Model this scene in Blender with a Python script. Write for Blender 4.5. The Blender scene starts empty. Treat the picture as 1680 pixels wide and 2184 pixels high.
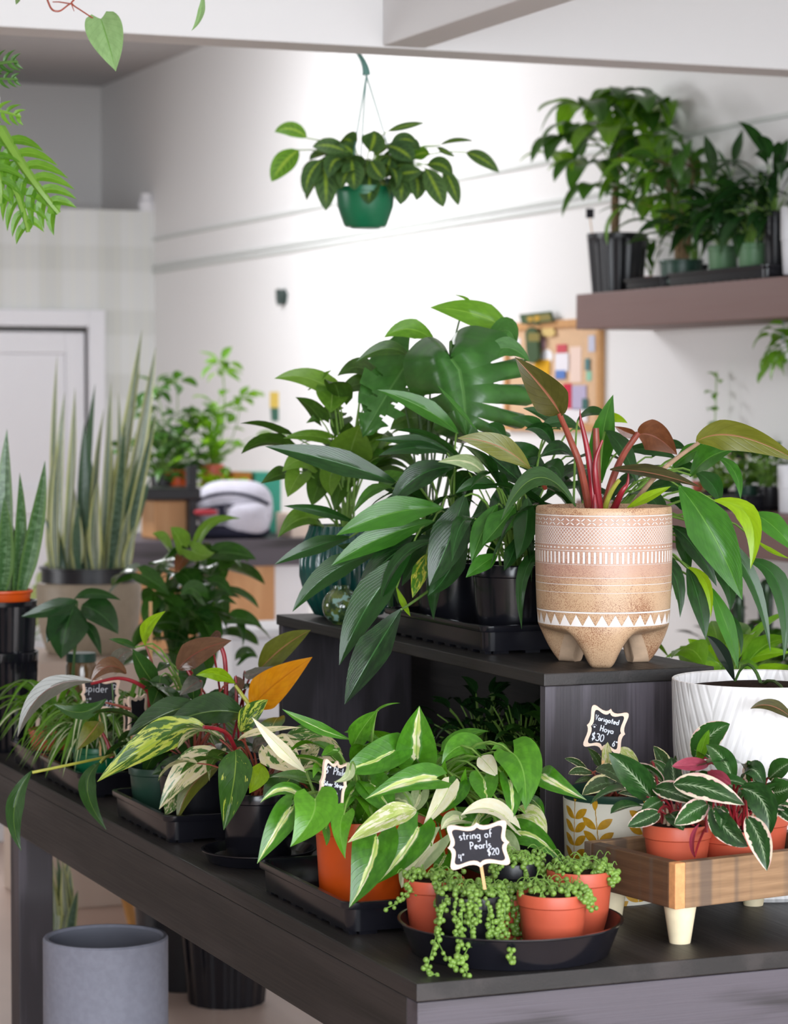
import bpy, math, random
from mathutils import Vector, Matrix
random.seed(11)
sc = bpy.context.scene
COL = sc.collection
R = math.radians
PI = math.pi

# ------------------------------------------------------------------ camera frame
F = 5600.0                      # focal length in pixels of the 1680x2184 frame
ZC = 1.524                      # camera height
PITCH = math.atan(232/F)
TH = R(22.15)                   # camera looks this much right of the room's Y axis
RIGHT = Vector((math.cos(TH), -math.sin(TH), 0))
FWD = Vector((math.sin(TH), math.cos(TH), 0))
UP = Vector((0, 0, 1))
CAM = Vector((0, 0, ZC))
def ray(px, py):
    x = (px-840)/F; y = -(py-1092)/F
    return x, math.cos(PITCH)+y*math.sin(PITCH), y*math.cos(PITCH)-math.sin(PITCH)
def rayv(px, py):
    x, f, u = ray(px, py)
    return RIGHT*x+FWD*f+UP*u
def at(px, py, d):
    v = rayv(px, py); return CAM+v*(d/ray(px, py)[1])
def on(axis, val, px, py):
    v = rayv(px, py); return CAM+v*((val-CAM[axis])/v[axis])
def depth(p): return (Vector(p)-CAM).dot(FWD)
def pxm(d): return d/F            # metres per pixel at depth d

# ------------------------------------------------------------------ mesh builder
class MB:
    def __init__(s): s.v=[]; s.f=[]; s.uv=[]; s.rn=[]; s.mi=[]
    def add(s, vs, fs, uvs=None, rn=(0,0), mi=0):
        o=len(s.v); s.v+=[tuple(p) for p in vs]; s.f+=[tuple(i+o for i in f) for f in fs]
        s.uv += list(uvs) if uvs else [(p[0],p[2]) for p in vs]
        s.rn += [rn]*len(vs); s.mi += [mi]*len(fs)
    def box(s, a, b, mi=0, rot=0, piv=None):
        (x0,y0,z0),(x1,y1,z1)=a,b
        vs=[Vector(p) for p in ((x0,y0,z0),(x1,y0,z0),(x1,y1,z0),(x0,y1,z0),(x0,y0,z1),(x1,y0,z1),(x1,y1,z1),(x0,y1,z1))]
        if rot:
            p=Vector(piv); M=Matrix.Rotation(rot,3,'Z'); vs=[M@(v-p)+p for v in vs]
        s.add(vs,[(0,3,2,1),(4,5,6,7),(0,1,5,4),(1,2,6,5),(2,3,7,6),(3,0,4,7)],mi=mi)
    def obox(s, c, ax, ay, az, mi=0):       # oriented box: centre and three half-axes
        c=Vector(c); vs=[c+ax*i+ay*j+az*k for k in(-1,1) for j in(-1,1) for i in(-1,1)]
        s.add(vs,[(0,2,3,1),(4,5,7,6),(0,1,5,4),(1,3,7,5),(3,2,6,7),(2,0,4,6)],mi=mi)
    def lathe(s, c, prof, n=40, mi=0, a0=None, close=False):
        c=Vector(c); zs=[p[1] for p in prof]; h=max(zs)-min(zs) or 1
        if a0 is None: a0=PI/2-TH            # seam turned away from the viewer
        vs=[];uv=[]
        for r,z in prof:
            for i in range(n+1):
                a=a0+2*PI*i/n; vs.append(c+Vector((math.cos(a)*r,math.sin(a)*r,z))); uv.append((i/n,(z-min(zs))/h))
        fs=[]
        for j in range(len(prof)-1):
            for i in range(n):
                k=j*(n+1)+i; fs.append((k,k+1,k+n+2,k+n+1))
        s.add(vs,fs,uv,mi=mi)
    def tube(s, pts, r0, r1=None, n=6, mi=0, rn=(0,0), cap=True):
        pts=[Vector(p) for p in pts]; r1=r0 if r1 is None else r1; m=len(pts); vs=[];uv=[];fs=[]
        t0=(pts[1]-pts[0]).normalized(); up=Vector((0,0,1)) if abs(t0.z)<.9 else Vector((1,0,0))
        sd=t0.cross(up).normalized()
        for i,p in enumerate(pts):
            t=(pts[min(i+1,m-1)]-pts[max(i-1,0)]).normalized()
            sd=(sd-t*sd.dot(t)).normalized(); nn=sd.cross(t); r=r0+(r1-r0)*i/(m-1)
            for k in range(n):
                a=2*PI*k/n; vs.append(p+sd*math.cos(a)*r+nn*math.sin(a)*r); uv.append((.5,i/(m-1)))
        for i in range(m-1):
            for k in range(n): fs.append((i*n+k,i*n+(k+1)%n,(i+1)*n+(k+1)%n,(i+1)*n+k))
        if cap: fs+= [tuple(range(n-1,-1,-1)), tuple((m-1)*n+k for k in range(n))]
        s.add(vs,fs,uv,rn,mi)
    def ball(s, c, r, mi=0, nu=8, nv=6, sq=(1,1,1), rn=(0,0)):
        c=Vector(c); vs=[];uv=[];fs=[]
        for j in range(nv+1):
            ph=PI*j/nv
            for i in range(nu):
                a=2*PI*i/nu; vs.append(c+Vector((math.sin(ph)*math.cos(a)*r*sq[0],math.sin(ph)*math.sin(a)*r*sq[1],math.cos(ph)*r*sq[2]))); uv.append((i/nu,j/nv))
        for j in range(nv):
            for i in range(nu): fs.append((j*nu+i,j*nu+(i+1)%nu,(j+1)*nu+(i+1)%nu,(j+1)*nu+i))
        s.add(vs,fs,uv,rn,mi)

def smooth_curve(pts, n=10):
    pts=[Vector(p) for p in pts]; 
    if len(pts)==3:
        b,m,t=pts; c=m*2-(b+t)/2
        return [b*(1-x)**2+c*2*x*(1-x)+t*x*x for x in (i/n for i in range(n+1))]
    out=[]; P=[pts[0]*2-pts[1]]+pts+[pts[-1]*2-pts[-2]]
    for i in range(1,len(P)-2):
        for k in range(n):
            t=k/n; a,b,c,d=P[i-1:i+3]
            out.append(.5*((2*b)+(c-a)*t+(2*a-5*b+4*c-d)*t*t+(3*b-a-3*c+d)*t**3))
    return out+[pts[-1]]

# ------------------------------------------------------------------ objects
def obj(name, mb, mats, parent=None, label=None, sharp=35, bevel=0, smooth=True, loc=None, kind=None, cat=None, group=None):
    me=bpy.data.meshes.new(name)
    root=parent
    off=Vector((0,0,0))
    while root is not None:
        off+=root.location; root=root.parent
    if parent is None:
        if loc is None:
            xs=[p[0] for p in mb.v]; ys=[p[1] for p in mb.v]; zs=[p[2] for p in mb.v]
            loc=((min(xs)+max(xs))/2,(min(ys)+max(ys))/2,min(zs))
        off=Vector(loc)
    me.from_pydata([(p[0]-off.x,p[1]-off.y,p[2]-off.z) for p in mb.v],[],mb.f)
    li=[0]*len(me.loops); me.loops.foreach_get('vertex_index',li)
    for nm,src in (('uv',mb.uv),('rnd',mb.rn)):
        l=me.uv_layers.new(name=nm); l.data.foreach_set('uv',[x for i in li for x in src[i]])
    for m in (mats if isinstance(mats,(list,tuple)) else [mats]): me.materials.append(m)
    me.polygons.foreach_set('material_index',mb.mi)
    me.polygons.foreach_set('use_smooth',[smooth]*len(me.polygons))
    me.validate(); me.update()
    if smooth and sharp: me.set_sharp_from_angle(angle=R(sharp))
    o=bpy.data.objects.new(name,me); COL.objects.link(o)
    if parent is not None: o.parent=parent
    else: o.location=off
    if bevel:
        b=o.modifiers.new('Bevel','BEVEL'); b.width=bevel; b.segments=2; b.limit_method='ANGLE'
    if label: o['label']=label
    if kind: o['kind']=kind
    if cat: o['category']=cat
    if group: o['group']=group
    return o
def thing(name, label, cat, loc, group=None):
    o=bpy.data.objects.new(name,None); COL.objects.link(o); o.empty_display_size=.05
    o.location=loc; o['label']=label; o['category']=cat
    if group: o['group']=group
    return o
def struct(name, mb, mats, bevel=0, **k): return obj(name,mb,mats,kind='structure',smooth=False,bevel=bevel,**k)

# ------------------------------------------------------------------ leaves
def prof_lance(t): return max(0,(min(1,t/.42))**.75 if t<.42 else (1-((t-.42)/.58)**1.75))
def prof_ell(t): return math.sin(PI*min(1,max(0,t))**.9)**.75 if 0<t<1 else 0
def prof_heart(t): return (.4+.6*math.sqrt(1-(1-t/.28)**2)) if t<.28 else max(0,1-((t-.28)/.72)**1.75)**1.12
def prof_strap(t): return min(1,.55+t*2.0)*(1-max(0,(t-.25)/.75)**2.2)
def prof_ovate(t): return max(0,(min(1,t/.33))**.6 if t<.33 else (1-((t-.33)/.67)**2.0))
SH=dict(lance=(prof_lance,0),ell=(prof_ell,0),heart=(prof_heart,.25),strap=(prof_strap,0),ovate=(prof_ovate,.0))
def leaf(mb, B, M, T, W, up, shape='lance', fold=18, nt=12, nu=3, wave=.03, mi=0, rn=None, curl=0.0, lobe=None):
    B,M,T=Vector(B),Vector(M),Vector(T); pf,lb=SH[shape]; lb=lb if lobe is None else lobe
    C=M*2-(B+T)/2; L=(T-B).length
    if rn is None: rn=(random.random(),random.random())
    cf,sf=math.cos(R(fold)),math.sin(R(fold)); ph=random.random()*6
    vs=[];uv=[]
    us=[-1+i/nu for i in range(2*nu+1)]
    for j in range(nt+1):
        t=j/nt; te=t if j else .004; w=pf(min(t,.999))*W/2 if j<nt else W*.004
        if j==0: w=max(w,W*.02)
        for u in us:
            au=abs(u)
            s=t-lb*au**1.3*(1-t)**2
            P=B*(1-s)**2+C*2*s*(1-s)+T*s*s if s>0 else B+(C-B)*2*s
            tg=((C-B)*(1-max(s,0))+(T-C)*max(s,0)); tg=tg.normalized() if tg.length>1e-9 else (T-B).normalized()
            sd=tg.cross(up); sd=sd.normalized() if sd.length>1e-6 else RIGHT.copy()
            nn=sd.cross(tg)
            x=u*w; z=au*w*sf-curl*w*au*au+wave*W*au*math.sin(ph+t*9+(2 if u>0 else 0))*(1-t)
            vs.append(P+sd*x*cf+nn*z); uv.append((u*.5+.5,t))
    m=2*nu+1; fs=[]
    for j in range(nt):
        for i in range(2*nu): fs.append((j*m+i,j*m+i+1,(j+1)*m+i+1,(j+1)*m+i))
    mb.add(vs,fs,uv,rn,mi)
def tilt_up(tg, pos, tilt, tw=0):
    v=(CAM-pos).normalized(); zp=UP-tg*UP.dot(tg)
    v=(v-tg*v.dot(tg)); v=v.normalized() if v.length>1e-3 else UP
    zp=zp.normalized() if zp.length>.15 else v
    n=v*math.cos(R(tilt))+zp*math.sin(R(tilt))
    if tw: n=Matrix.Rotation(R(tw),3,tg)@n
    return n.normalized()
class Reg:                       # crop of the photo used when measuring leaves
    def __init__(s,x0,y0,k): s.x0,s.y0,s.k=x0,y0,k
    def __call__(s,x,y): return s.x0+x*s.k, s.y0+y*s.k
PX=Reg(0,0,1)
def pleaf(mb, rg, q, w, d, dd=(0,-.025,-.04), tilt=None, tw=None, shape='lance', **k):
    """leaf measured on the photo: base, middle and tip points, width, depth in metres"""
    (a,b),(c,e),(g,h)=rg(q[0],q[1]),rg(q[2],q[3]),rg(q[4],q[5])
    B,M,T=at(a,b,d+dd[0]),at(c,e,d+dd[1]),at(g,h,d+dd[2])
    tilt=random.uniform(10,38) if tilt is None else tilt
    tw=random.uniform(-14,14) if tw is None else tw
    tg=(T-B).normalized(); up=tilt_up(tg,M,tilt,tw)
    sd=tg.cross(up).normalized(); pr=(sd-FWD*sd.dot(FWD)).length
    W=w*rg.k*pxm(d)/max(.45,pr)
    leaf(mb,B,M,T,W,up,shape,**k); return B,M,T
def ptube(mb, rg, pts, w0, w1, d, dd=None, **k):
    P=[]
    for i in range(0,len(pts),2):
        x,y=rg(pts[i],pts[i+1]); P.append(at(x,y,d+(dd[i//2] if dd else 0)))
    c=smooth_curve(P,8) if len(P)>2 else P
    mb.tube(c,w0*rg.k*pxm(d)/2,w1*rg.k*pxm(d)/2,**k)
XLIM=4.36
def fill(mb, C, n, pet, L, W, el=(10,70), droop=.5, shape='lance', mi=0, stem=None, smi=0, az=None, sq=1.0, fold=15, nt=8, nu=2, spread=0, sr=.0018):
    C=Vector(C)
    for _ in range(n):
        a=random.uniform(*(az or (0,2*PI))); e=R(random.uniform(*el)); p=random.uniform(*pet); l=random.uniform(*L); w=random.uniform(*W)
        o=Vector((math.cos(a),math.sin(a),0))
        if C.x+o.x*(p+l)>XLIM: o=Vector((-abs(o.x)*.7,o.y,0)).normalized()
        s0=C+Vector((random.uniform(-1,1),random.uniform(-1,1),0))*spread
        B=s0+(o*math.cos(e)*sq+UP*math.sin(e))*p
        e2=e-R(random.uniform(.4,1.1)*droop*100)
        M=B+(o*math.cos((e+e2)/2-.1)+UP*math.sin((e+e2)/2-.1))*l*.5
        T=B+(o*math.cos(e2)+UP*math.sin(e2))*l*.95
        up=(UP*.8-o*.5*math.sin(e2)+Vector((random.uniform(-.5,.5),random.uniform(-.5,.5),0))).normalized()
        leaf(mb,B,M,T,w,up,shape,fold=fold,nt=nt,nu=nu,mi=mi)
        if stem is not None: stem.tube(smooth_curve([s0,s0*.5+B*.5+UP*p*.12,B],5),sr,sr*.7,n=5,mi=smi)

# ------------------------------------------------------------------ materials
def lin(c): return tuple(((x/255)/12.92 if x/255<=.04045 else ((x/255+.055)/1.055)**2.4) for x in c)+(1,)
class V:
    def __init__(s,t,k): s.t,s.k=t,k
    def __add__(a,b): return a.t.m('ADD',a,b)
    __radd__=__add__
    def __sub__(a,b): return a.t.m('SUBTRACT',a,b)
    def __rsub__(a,b): return a.t.m('SUBTRACT',b,a)
    def __mul__(a,b): return a.t.m('MULTIPLY',a,b)
    __rmul__=__mul__
    def __truediv__(a,b): return a.t.m('DIVIDE',a,b)
    def abs(a): return a.t.m('ABSOLUTE',a)
    def fr(a): return a.t.m('FRACT',a)
    def lt(a,b): return a.t.m('LESS_THAN',a,b)
    def gt(a,b): return a.t.m('GREATER_THAN',a,b)
    def mx(a,b): return a.t.m('MAXIMUM',a,b)
    def mn(a,b): return a.t.m('MINIMUM',a,b)
    def sin(a): return a.t.m('SINE',a)
class Tr:
    def __init__(s,name):
        s.mat=bpy.data.materials.new(name); s.mat.use_nodes=True; s.nt=s.mat.node_tree
        s.b=s.nt.nodes['Principled BSDF']; s.out=s.nt.nodes['Material Output']
    def N(s,t,**k):
        n=s.nt.nodes.new(t)
        for a,b in k.items(): setattr(n,a,b)
        return n
    def put(s,sock,x):
        if isinstance(x,V): s.nt.links.new(x.k,sock)
        elif isinstance(x,bpy.types.NodeSocket): s.nt.links.new(x,sock)
        else: sock.default_value=x
    def m(s,op,*a):
        n=s.N('ShaderNodeMath',operation=op)
        for i,x in enumerate(a): s.put(n.inputs[i],x)
        return V(s,n.outputs[0])
    def uv(s,name='uv'):
        n=s.N('ShaderNodeUVMap',uv_map=name); p=s.N('ShaderNodeSeparateXYZ'); s.nt.links.new(n.outputs[0],p.inputs[0])
        return V(s,p.outputs[0]),V(s,p.outputs[1])
    def pos(s,kind='Object'):
        n=s.N('ShaderNodeTexCoord'); p=s.N('ShaderNodeSeparateXYZ'); s.nt.links.new(n.outputs[kind],p.inputs[0])
        return [V(s,o) for o in p.outputs]
    def vec(s,x,y,z=0.):
        n=s.N('ShaderNodeCombineXYZ')
        for i,q in enumerate((x,y,z)): s.put(n.inputs[i],q)
        return n.outputs[0]
    def noise(s,vec,scale=5.,det=2.,rough=.5):
        n=s.N('ShaderNodeTexNoise'); s.put(n.inputs['Vector'],vec); n.inputs['Scale'].default_value=scale; n.inputs['Detail'].default_value=det; n.inputs['Roughness'].default_value=rough
        return V(s,n.outputs[0])
    def ss(s,x,a,b):
        n=s.N('ShaderNodeMapRange',interpolation_type='SMOOTHSTEP'); s.put(n.inputs[0],x)
        s.put(n.inputs[1],a); s.put(n.inputs[2],b); n.inputs[3].default_value=0; n.inputs[4].default_value=1
        return V(s,n.outputs[0])
    def mix(s,f,a,b,mode='MIX'):
        n=s.N('ShaderNodeMix',data_type='RGBA',blend_type=mode); s.put(n.inputs[0],f); s.put(n.inputs[6],a); s.put(n.inputs[7],b)
        return n.outputs[2]
    def bump(s,h,st=.3,dist=.002):
        n=s.N('ShaderNodeBump'); n.inputs['Strength'].default_value=st; n.inputs['Distance'].default_value=dist; s.put(n.inputs['Height'],h)
        s.nt.links.new(n.outputs[0],s.b.inputs['Normal']); return n.outputs[0]
    def done(s,col,rough=.5,spec=.5,metal=0.,trans=0.,tcol=None,coat=0.,glass=0.):
        b=s.b; s.put(b.inputs['Base Color'],col); s.put(b.inputs['Roughness'],rough); b.inputs['Specular IOR Level'].default_value=spec
        b.inputs['Metallic'].default_value=metal; b.inputs['Coat Weight'].default_value=coat; b.inputs['Transmission Weight'].default_value=glass
        if trans:
            t=s.N('ShaderNodeBsdfTranslucent'); s.put(t.inputs[0],tcol if tcol is not None else col)
            x=s.N('ShaderNodeMixShader'); x.inputs[0].default_value=trans
            s.nt.links.new(b.outputs[0],x.inputs[1]); s.nt.links.new(t.outputs[0],x.inputs[2]); s.nt.links.new(x.outputs[0],s.out.inputs[0])
        return s.mat
def flat(name,c,rough=.5,spec=.5,noise=.0,scale=60,bump=0,**k):
    t=Tr(name); col=lin(c)
    if noise or bump:
        x,y,z=t.pos(); n=t.noise(t.vec(x,y,z),scale,3)
        if noise: col=t.mix(t.ss(n,.3,.7),tuple(v*(1-noise) for v in col[:3])+(1,),tuple(min(1,v*(1+noise)) for v in col[:3])+(1,))
        if bump: t.bump(n,bump,.002)
    return t.done(col,rough,spec,**k)
def leafmat(name, c0, c1, rib=None, kind='plain', var=None, edge=None, rough=.26, trans=.22, ribw=.035, veins=8., vk=.9, lat=.35, spec=.5):
    """c0/c1: the range of blade colours from leaf to leaf; rib: midrib; var: variegation colours"""
    t=Tr(name); ux,v=t.uv(); u=ux*2-1; au=u.abs(); r,r2=t.uv('rnd')
    base=t.mix(r,lin(c0),lin(c1))
    nz=t.noise(t.vec(u*1.5+r*31,v*3+r2*17,r*9),2.2,3)
    base=t.mix(t.ss(nz,.35,.7)*.35,base,lin([min(255,x*1.18+6) for x in c1]))
    vl=((v-au*vk*.35)*veins).fr(); vein=1-t.ss((vl-.5).abs(),.0,.16)
    base=t.mix(vein*lat*.4,base,lin([x*.7 for x in c0]))
    h=vein*.4
    if kind=='stripe':
        n2=t.noise(t.vec(u*.5+r*50,v*1.6+r2*20),2.2,2); wdt=r2*r2*.5+.05
        mk=1-t.ss((u+(n2-.5)*.5).abs(),wdt*.85,wdt*1.05)
        pat=t.mix(t.ss(t.noise(t.vec(u*2+r*9,v*2),2.,1),.42,.62),lin(var[0]),lin(var[1]))
        gg=1-t.ss((u+(n2-.5)*.5).abs(),wdt*1.2,wdt*1.5)
        base=t.mix(gg*.35*t.ss(r2,.3,.6),base,lin(var[2])); base=t.mix(mk,base,pat)
    if kind=='blotch':
        n2=t.noise(t.vec(u*1.3+r*50,(v-au*.35)*2.6+r2*20),1.9,5,.6)
        thr=.72-r2*.3
        mk=t.ss(n2,thr-.015,thr+.015); n3=t.noise(t.vec(u*2+r*5,v*3),2.,2)
        base=t.mix(mk,base,t.mix(t.ss(n3,.4,.6),lin(var[0]),lin(var[1])))
    if kind=='stroma':
        fe=.05+.2*vein; mk=(1-t.ss(au,fe*.4,fe*1.3))*t.ss(v,1.,.75)
        base=t.mix(mk*.75,base,lin(var[0]))
        n2=t.noise(t.vec(u*1.+r*40,v*4+r2*10),2.5,3); 
        mk=t.ss(au+(n2-.5)*.55,1.1-r2*.38,1.13-r2*.38); base=t.mix(mk,base,t.mix(t.ss(nz,.45,.6),lin(var[1]),lin(var[2])))
    if kind=='maranta':
        vz=((v-au*.3)*7).fr(); blot=(1-t.ss((vz-.5).abs(),.12,.3))*t.ss(au,.16,.3)*(1-t.ss(au,.5,.75))
        base=t.mix(blot*.85,base,lin(var[1]))
        mk=(1-t.ss(au,.06,.2))*(1-t.ss((vz-.5).abs()*(1-au*2),.25,.5)*.5); base=t.mix(mk*t.ss(v,.98,.6)*.9,base,lin(var[0]))
    if kind=='snake':
        n2=t.noise(t.vec(u*.6+r*9,v*24+r2*9),1.5,3); base=t.mix(t.ss(n2,.42,.62)*.75,base,lin(var[1]))
        n3=t.noise(t.vec(u*5+r*40,v*.7),1.6,1); base=t.mix(t.ss(n3,.5,.56)*t.ss(r2,.25,.5),base,lin(var[2]))
        base=t.mix(t.ss(au,.62,.7)*t.ss(r2,.1,.3),base,lin(var[0]))
    if kind=='spider':
        a=1-t.ss(au,.3,.42); base=t.mix(a,base,lin(var[0]))
    if rib: base=t.mix((1-t.ss(au,ribw*.5,ribw*1.6))*.8,base,lin(rib))
    if edge: base=t.mix(t.ss(au,.93,.97),base,lin(edge))
    t.bump(h*.45-(1-t.ss(au,0.,.06))*.7,.3,.0012)
    tc=t.mix(.55,base,lin([min(255,c1[0]*1.35+25),min(255,c1[1]*1.3+30),c1[2]*.7]))
    return t.done(base,max(.16,rough-.08),spec,trans=trans,tcol=tc)
def wood(name,c0,c1,rough=.45,axis=1,sc=1.,rings=14.,spec=.5,bump=.25):
    t=Tr(name); p=t.pos(); l=p[axis]; a,b=[p[i] for i in range(3) if i!=axis]
    w=t.noise(t.vec(a*9*sc,b*9*sc,l*1.3*sc),1.6,3)
    g=(w*rings+t.noise(t.vec(a*2,b*2,l*.6),3.,1)*2).sin()*.5+.5
    f=t.noise(t.vec(a*260*sc,b*260*sc,l*5*sc),1.,3)
    k=g*.5+f*.5
    t.bump(f*.7+g*.3,bump,.0015)
    return t.done(t.mix(t.ss(k,.25,.75),lin(c0),lin(c1)),t.ss(f,0.,1.)*.2+(rough-.1),spec)
LT=130; LF,LS,EXPO=520,40,0.22; ZT=.75
# ------------------------------------------------------------------ palette
M={}
M['wall']=flat('wall_paint',(236,235,234),.75,.3)
M['dimwall']=flat('warm_grey_wall',(128,118,112),.8,.3)  # for the unseen walls, kept dark to cut bounced fill light
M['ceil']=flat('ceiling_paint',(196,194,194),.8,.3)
M['soffit']=flat('soffit_paint',(232,230,229),.7,.3)
M['trimw']=flat('trim_paint',(206,210,206),.6,.3)
M['black_wood']=wood('black_stained_wood',(28,25,24),(50,45,44),.5,1,1.,10)  # darker copy of the wood, carries the shade of left-facing sides
M['black_woodx']=wood('black_stained_wood_cross_lit',(48,44,47),(86,80,88),.5,0,1.,12)  # lighter cross-grain copy, window light on front faces put into the tone
M['black_woodz']=wood('black_stained_wood_upright_lit',(58,53,58),(88,82,90),.5,2,1.2,10)  # lighter upright copy, light falling on the panels put into the tone
M['shelf']=wood('brown_shelf_laminate',(112,82,76),(122,92,86),.55,1,.5,3,bump=.05)
M['crate']=wood('rustic_brown_wood',(104,68,40),(158,112,72),.62,0,1.6,9,bump=.6)
M['cratey']=wood('rustic_brown_wood_side',(92,60,40),(140,98,66),.65,1,1.6,9,bump=.6)
M['paleleg']=flat('pale_turned_wood',(238,222,186),.55,.4,.06,40,.15)
M['endgrain']=flat('cut_wood_end',(226,160,106),.7,.3,.1,90,.3)
M['ply']=wood('pale_plywood',(196,144,96),(216,168,120),.55,2,1.,6,bump=.1)
M['easel']=wood('golden_pine',(176,124,62),(204,152,84),.5,2,1.,8,bump=.1)
M['blkpl']=flat('black_plastic',(22,22,28),.18,.5,.08,30)
M['blkmat']=flat('matt_black_plastic',(25,25,30),.34,.5,.1,40,.1)
M['terra']=flat('terracotta_plastic',(196,88,62),.42,.45,.05,20)
M['orange']=flat('orange_plastic',(208,80,16),.38,.45,.05,14)
M['green']=flat('green_plastic',(20,108,70),.35,.5,.05,15)
M['dkgreen']=flat('dark_green_plastic',(38,70,56),.4,.5)
M['sage']=flat('sage_green_plastic',(98,136,98),.45,.4)
M['soil']=flat('potting_soil',(46,32,25),.95,.1,.45,160,.9)
M['floor']=flat('pale_concrete_floor',(208,184,170),.45,.4,.04,3)
M['paleblock']=flat('pale_beige_block',(196,178,164),.7,.3)
M['grey']=flat('grey_planter',(140,142,156),.6,.35,.06,70,.15)
M['greyin']=flat('grey_planter_inside',(120,122,134),.7,.3)
M['beige']=flat('beige_stoneware',(152,138,119),.5,.4,.05,60,.1)
M['white_gl']=None
M['white']=flat('white_plastic',(232,232,236),.4,.4)
M['wire']=flat('dull_green_wire',(96,142,132),.5,.5)
M['chalk']=flat('chalkboard',(34,32,40),.6,.3,.12,60)
M['chalkink']=flat('chalk_marker',(226,230,240),.8,.2)
M['signwood']=flat('pale_sign_frame',(242,214,194),.55,.3,.04,60)
M['stake']=flat('bamboo_stake',(222,178,124),.55,.3,.06,50)
M['red_st']=flat('red_petiole',(146,34,44),.35,.5,.2,40)
M['rust_st']=flat('rust_petiole',(134,62,46),.4,.5,.2,30)
M['grn_st']=flat('green_stem',(120,158,70),.45,.4,.15,40)
M['dk_st']=flat('dark_green_stem',(62,92,40),.45,.4,.15,40)
M['tan_st']=flat('tan_petiole',(176,146,120),.5,.4,.12,40)
M['trunk']=flat('bark',(122,100,74),.8,.2,.3,60,.6)
M['lemon_st']=flat('yellow_green_petiole',(170,170,66),.4,.5,.15,40)
# foliage
M['long']=leafmat('long_dark_leaf',(18,46,20),(38,80,30),rib=(64,118,58),rough=.3,veins=13,vk=1.5,trans=.18)
M['longb']=leafmat('long_bright_leaf',(44,96,28),(64,122,36),rib=(104,158,66),rough=.32,veins=12,vk=1.5)
M['lime']=leafmat('lime_leaf',(110,152,22),(150,188,30),rib=(150,190,60),rough=.35,trans=.35)
M['monst']=leafmat('monstera_leaf',(50,98,38),(66,114,48),rib=(96,142,74),rough=.34,veins=7,vk=1.1,ribw=.025,trans=.15)
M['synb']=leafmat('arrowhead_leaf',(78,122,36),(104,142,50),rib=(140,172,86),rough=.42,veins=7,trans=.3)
M['synd']=leafmat('dark_arrowhead_leaf',(40,70,24),(68,104,36),rib=(96,130,62),rough=.45,veins=7)  # darker green tone for part of the leaves
M['yel']=leafmat('yellow_variegated_leaf',(60,110,36),(80,130,40),kind='blotch',var=[(196,200,60),(222,214,90)],rough=.35)
M['bras']=leafmat('striped_heart_leaf',(48,100,24),(78,138,34),rib=(152,188,90),kind='stripe',var=[(198,212,120),(238,234,196),(120,160,110)],rough=.3,veins=9,trans=.22)
M['brasp']=leafmat('plain_heart_leaf',(58,112,24),(88,148,34),rib=(124,172,72),rough=.3,veins=9,trans=.22)
M['cream']=leafmat('cream_leaf',(226,222,172),(244,236,206),rib=(188,208,110),kind='blotch',var=[(180,200,104),(206,216,140)],rough=.4,lat=.1,trans=.3)
M['pale']=leafmat('pale_grey_green_leaf',(140,166,118),(176,190,146),rib=(214,220,170),kind='stripe',var=[(224,226,180),(238,232,206),(150,172,130)],rough=.35,lat=.2)
M['burle']=leafmat('yellow_splashed_leaf',(44,86,28),(62,102,34),rib=(150,180,76),kind='blotch',var=[(176,196,62),(206,214,96)],rough=.3)
M['burlec']=leafmat('cream_splashed_leaf',(64,110,44),(84,122,56),rib=(190,196,120),kind='blotch',var=[(232,222,170),(240,226,190)],rough=.3)
M['dkphil']=leafmat('dark_philodendron_leaf',(28,54,26),(46,80,34),rib=(110,140,66),rough=.25,veins=9)
M['olive']=leafmat('olive_leaf',(76,84,24),(102,106,32),rib=(168,112,84),rough=.35,veins=7,trans=.25,ribw=.05)
M['olivd']=leafmat('olive_purple_leaf',(50,48,24),(76,74,32),rib=(164,100,80),rough=.35,veins=7,trans=.2,ribw=.06)
M['bronze']=leafmat('bronze_leaf',(78,54,40),(98,68,48),rib=(130,60,50),rough=.22,veins=8,trans=.12)
M['copper']=leafmat('copper_leaf',(92,52,32),(112,66,40),rib=(150,96,80),rough=.35,veins=9,trans=.2)
M['silver']=leafmat('silvery_leaf',(72,72,64),(98,96,86),rib=(120,70,70),rough=.22,veins=8,trans=.1)
M['orleaf']=leafmat('orange_leaf',(222,134,12),(232,148,20),rib=(196,104,10),rough=.25,veins=8,trans=.3)
M['stro']=leafmat('silver_ribbed_leaf',(24,54,24),(44,84,34),kind='stroma',var=[(168,190,150),(234,222,196),(232,190,184)],rough=.28,veins=11,vk=1.4,trans=.12)
M['hoya']=leafmat('cream_edged_hoya_leaf',(38,60,32),(62,86,48),kind='stroma',var=[(110,140,96),(222,214,160),(230,222,180)],rough=.35,veins=8,trans=.12)
M['pink']=leafmat('magenta_leaf_underside',(134,46,66),(160,62,84),rib=(178,84,98),rough=.45,trans=.2,veins=10)
M['mara']=leafmat('prayer_plant_leaf',(52,86,44),(78,110,56),kind='maranta',var=[(150,178,52),(34,58,38)],rough=.5,veins=7,lat=.2)
M['maral']=leafmat('young_prayer_plant_leaf',(78,128,34),(104,152,44),kind='maranta',var=[(168,196,70),(60,104,30)],rough=.5,veins=7,lat=.2)
M['snake']=leafmat('striped_snake_leaf',(38,66,48),(74,100,76),kind='snake',var=[(192,194,128),(86,110,92),(204,206,184)],rough=.4,lat=0,trans=.08)
M['snakeg']=leafmat('banded_snake_leaf',(42,78,40),(62,98,52),kind='snake',var=[(86,120,60),(112,146,104),(62,98,52)],rough=.4,lat=0,trans=.08)
M['spid']=leafmat('white_striped_strap_leaf',(56,104,30),(84,130,44),kind='spider',var=[(232,234,196)],rough=.4,lat=0,trans=.25)
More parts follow.
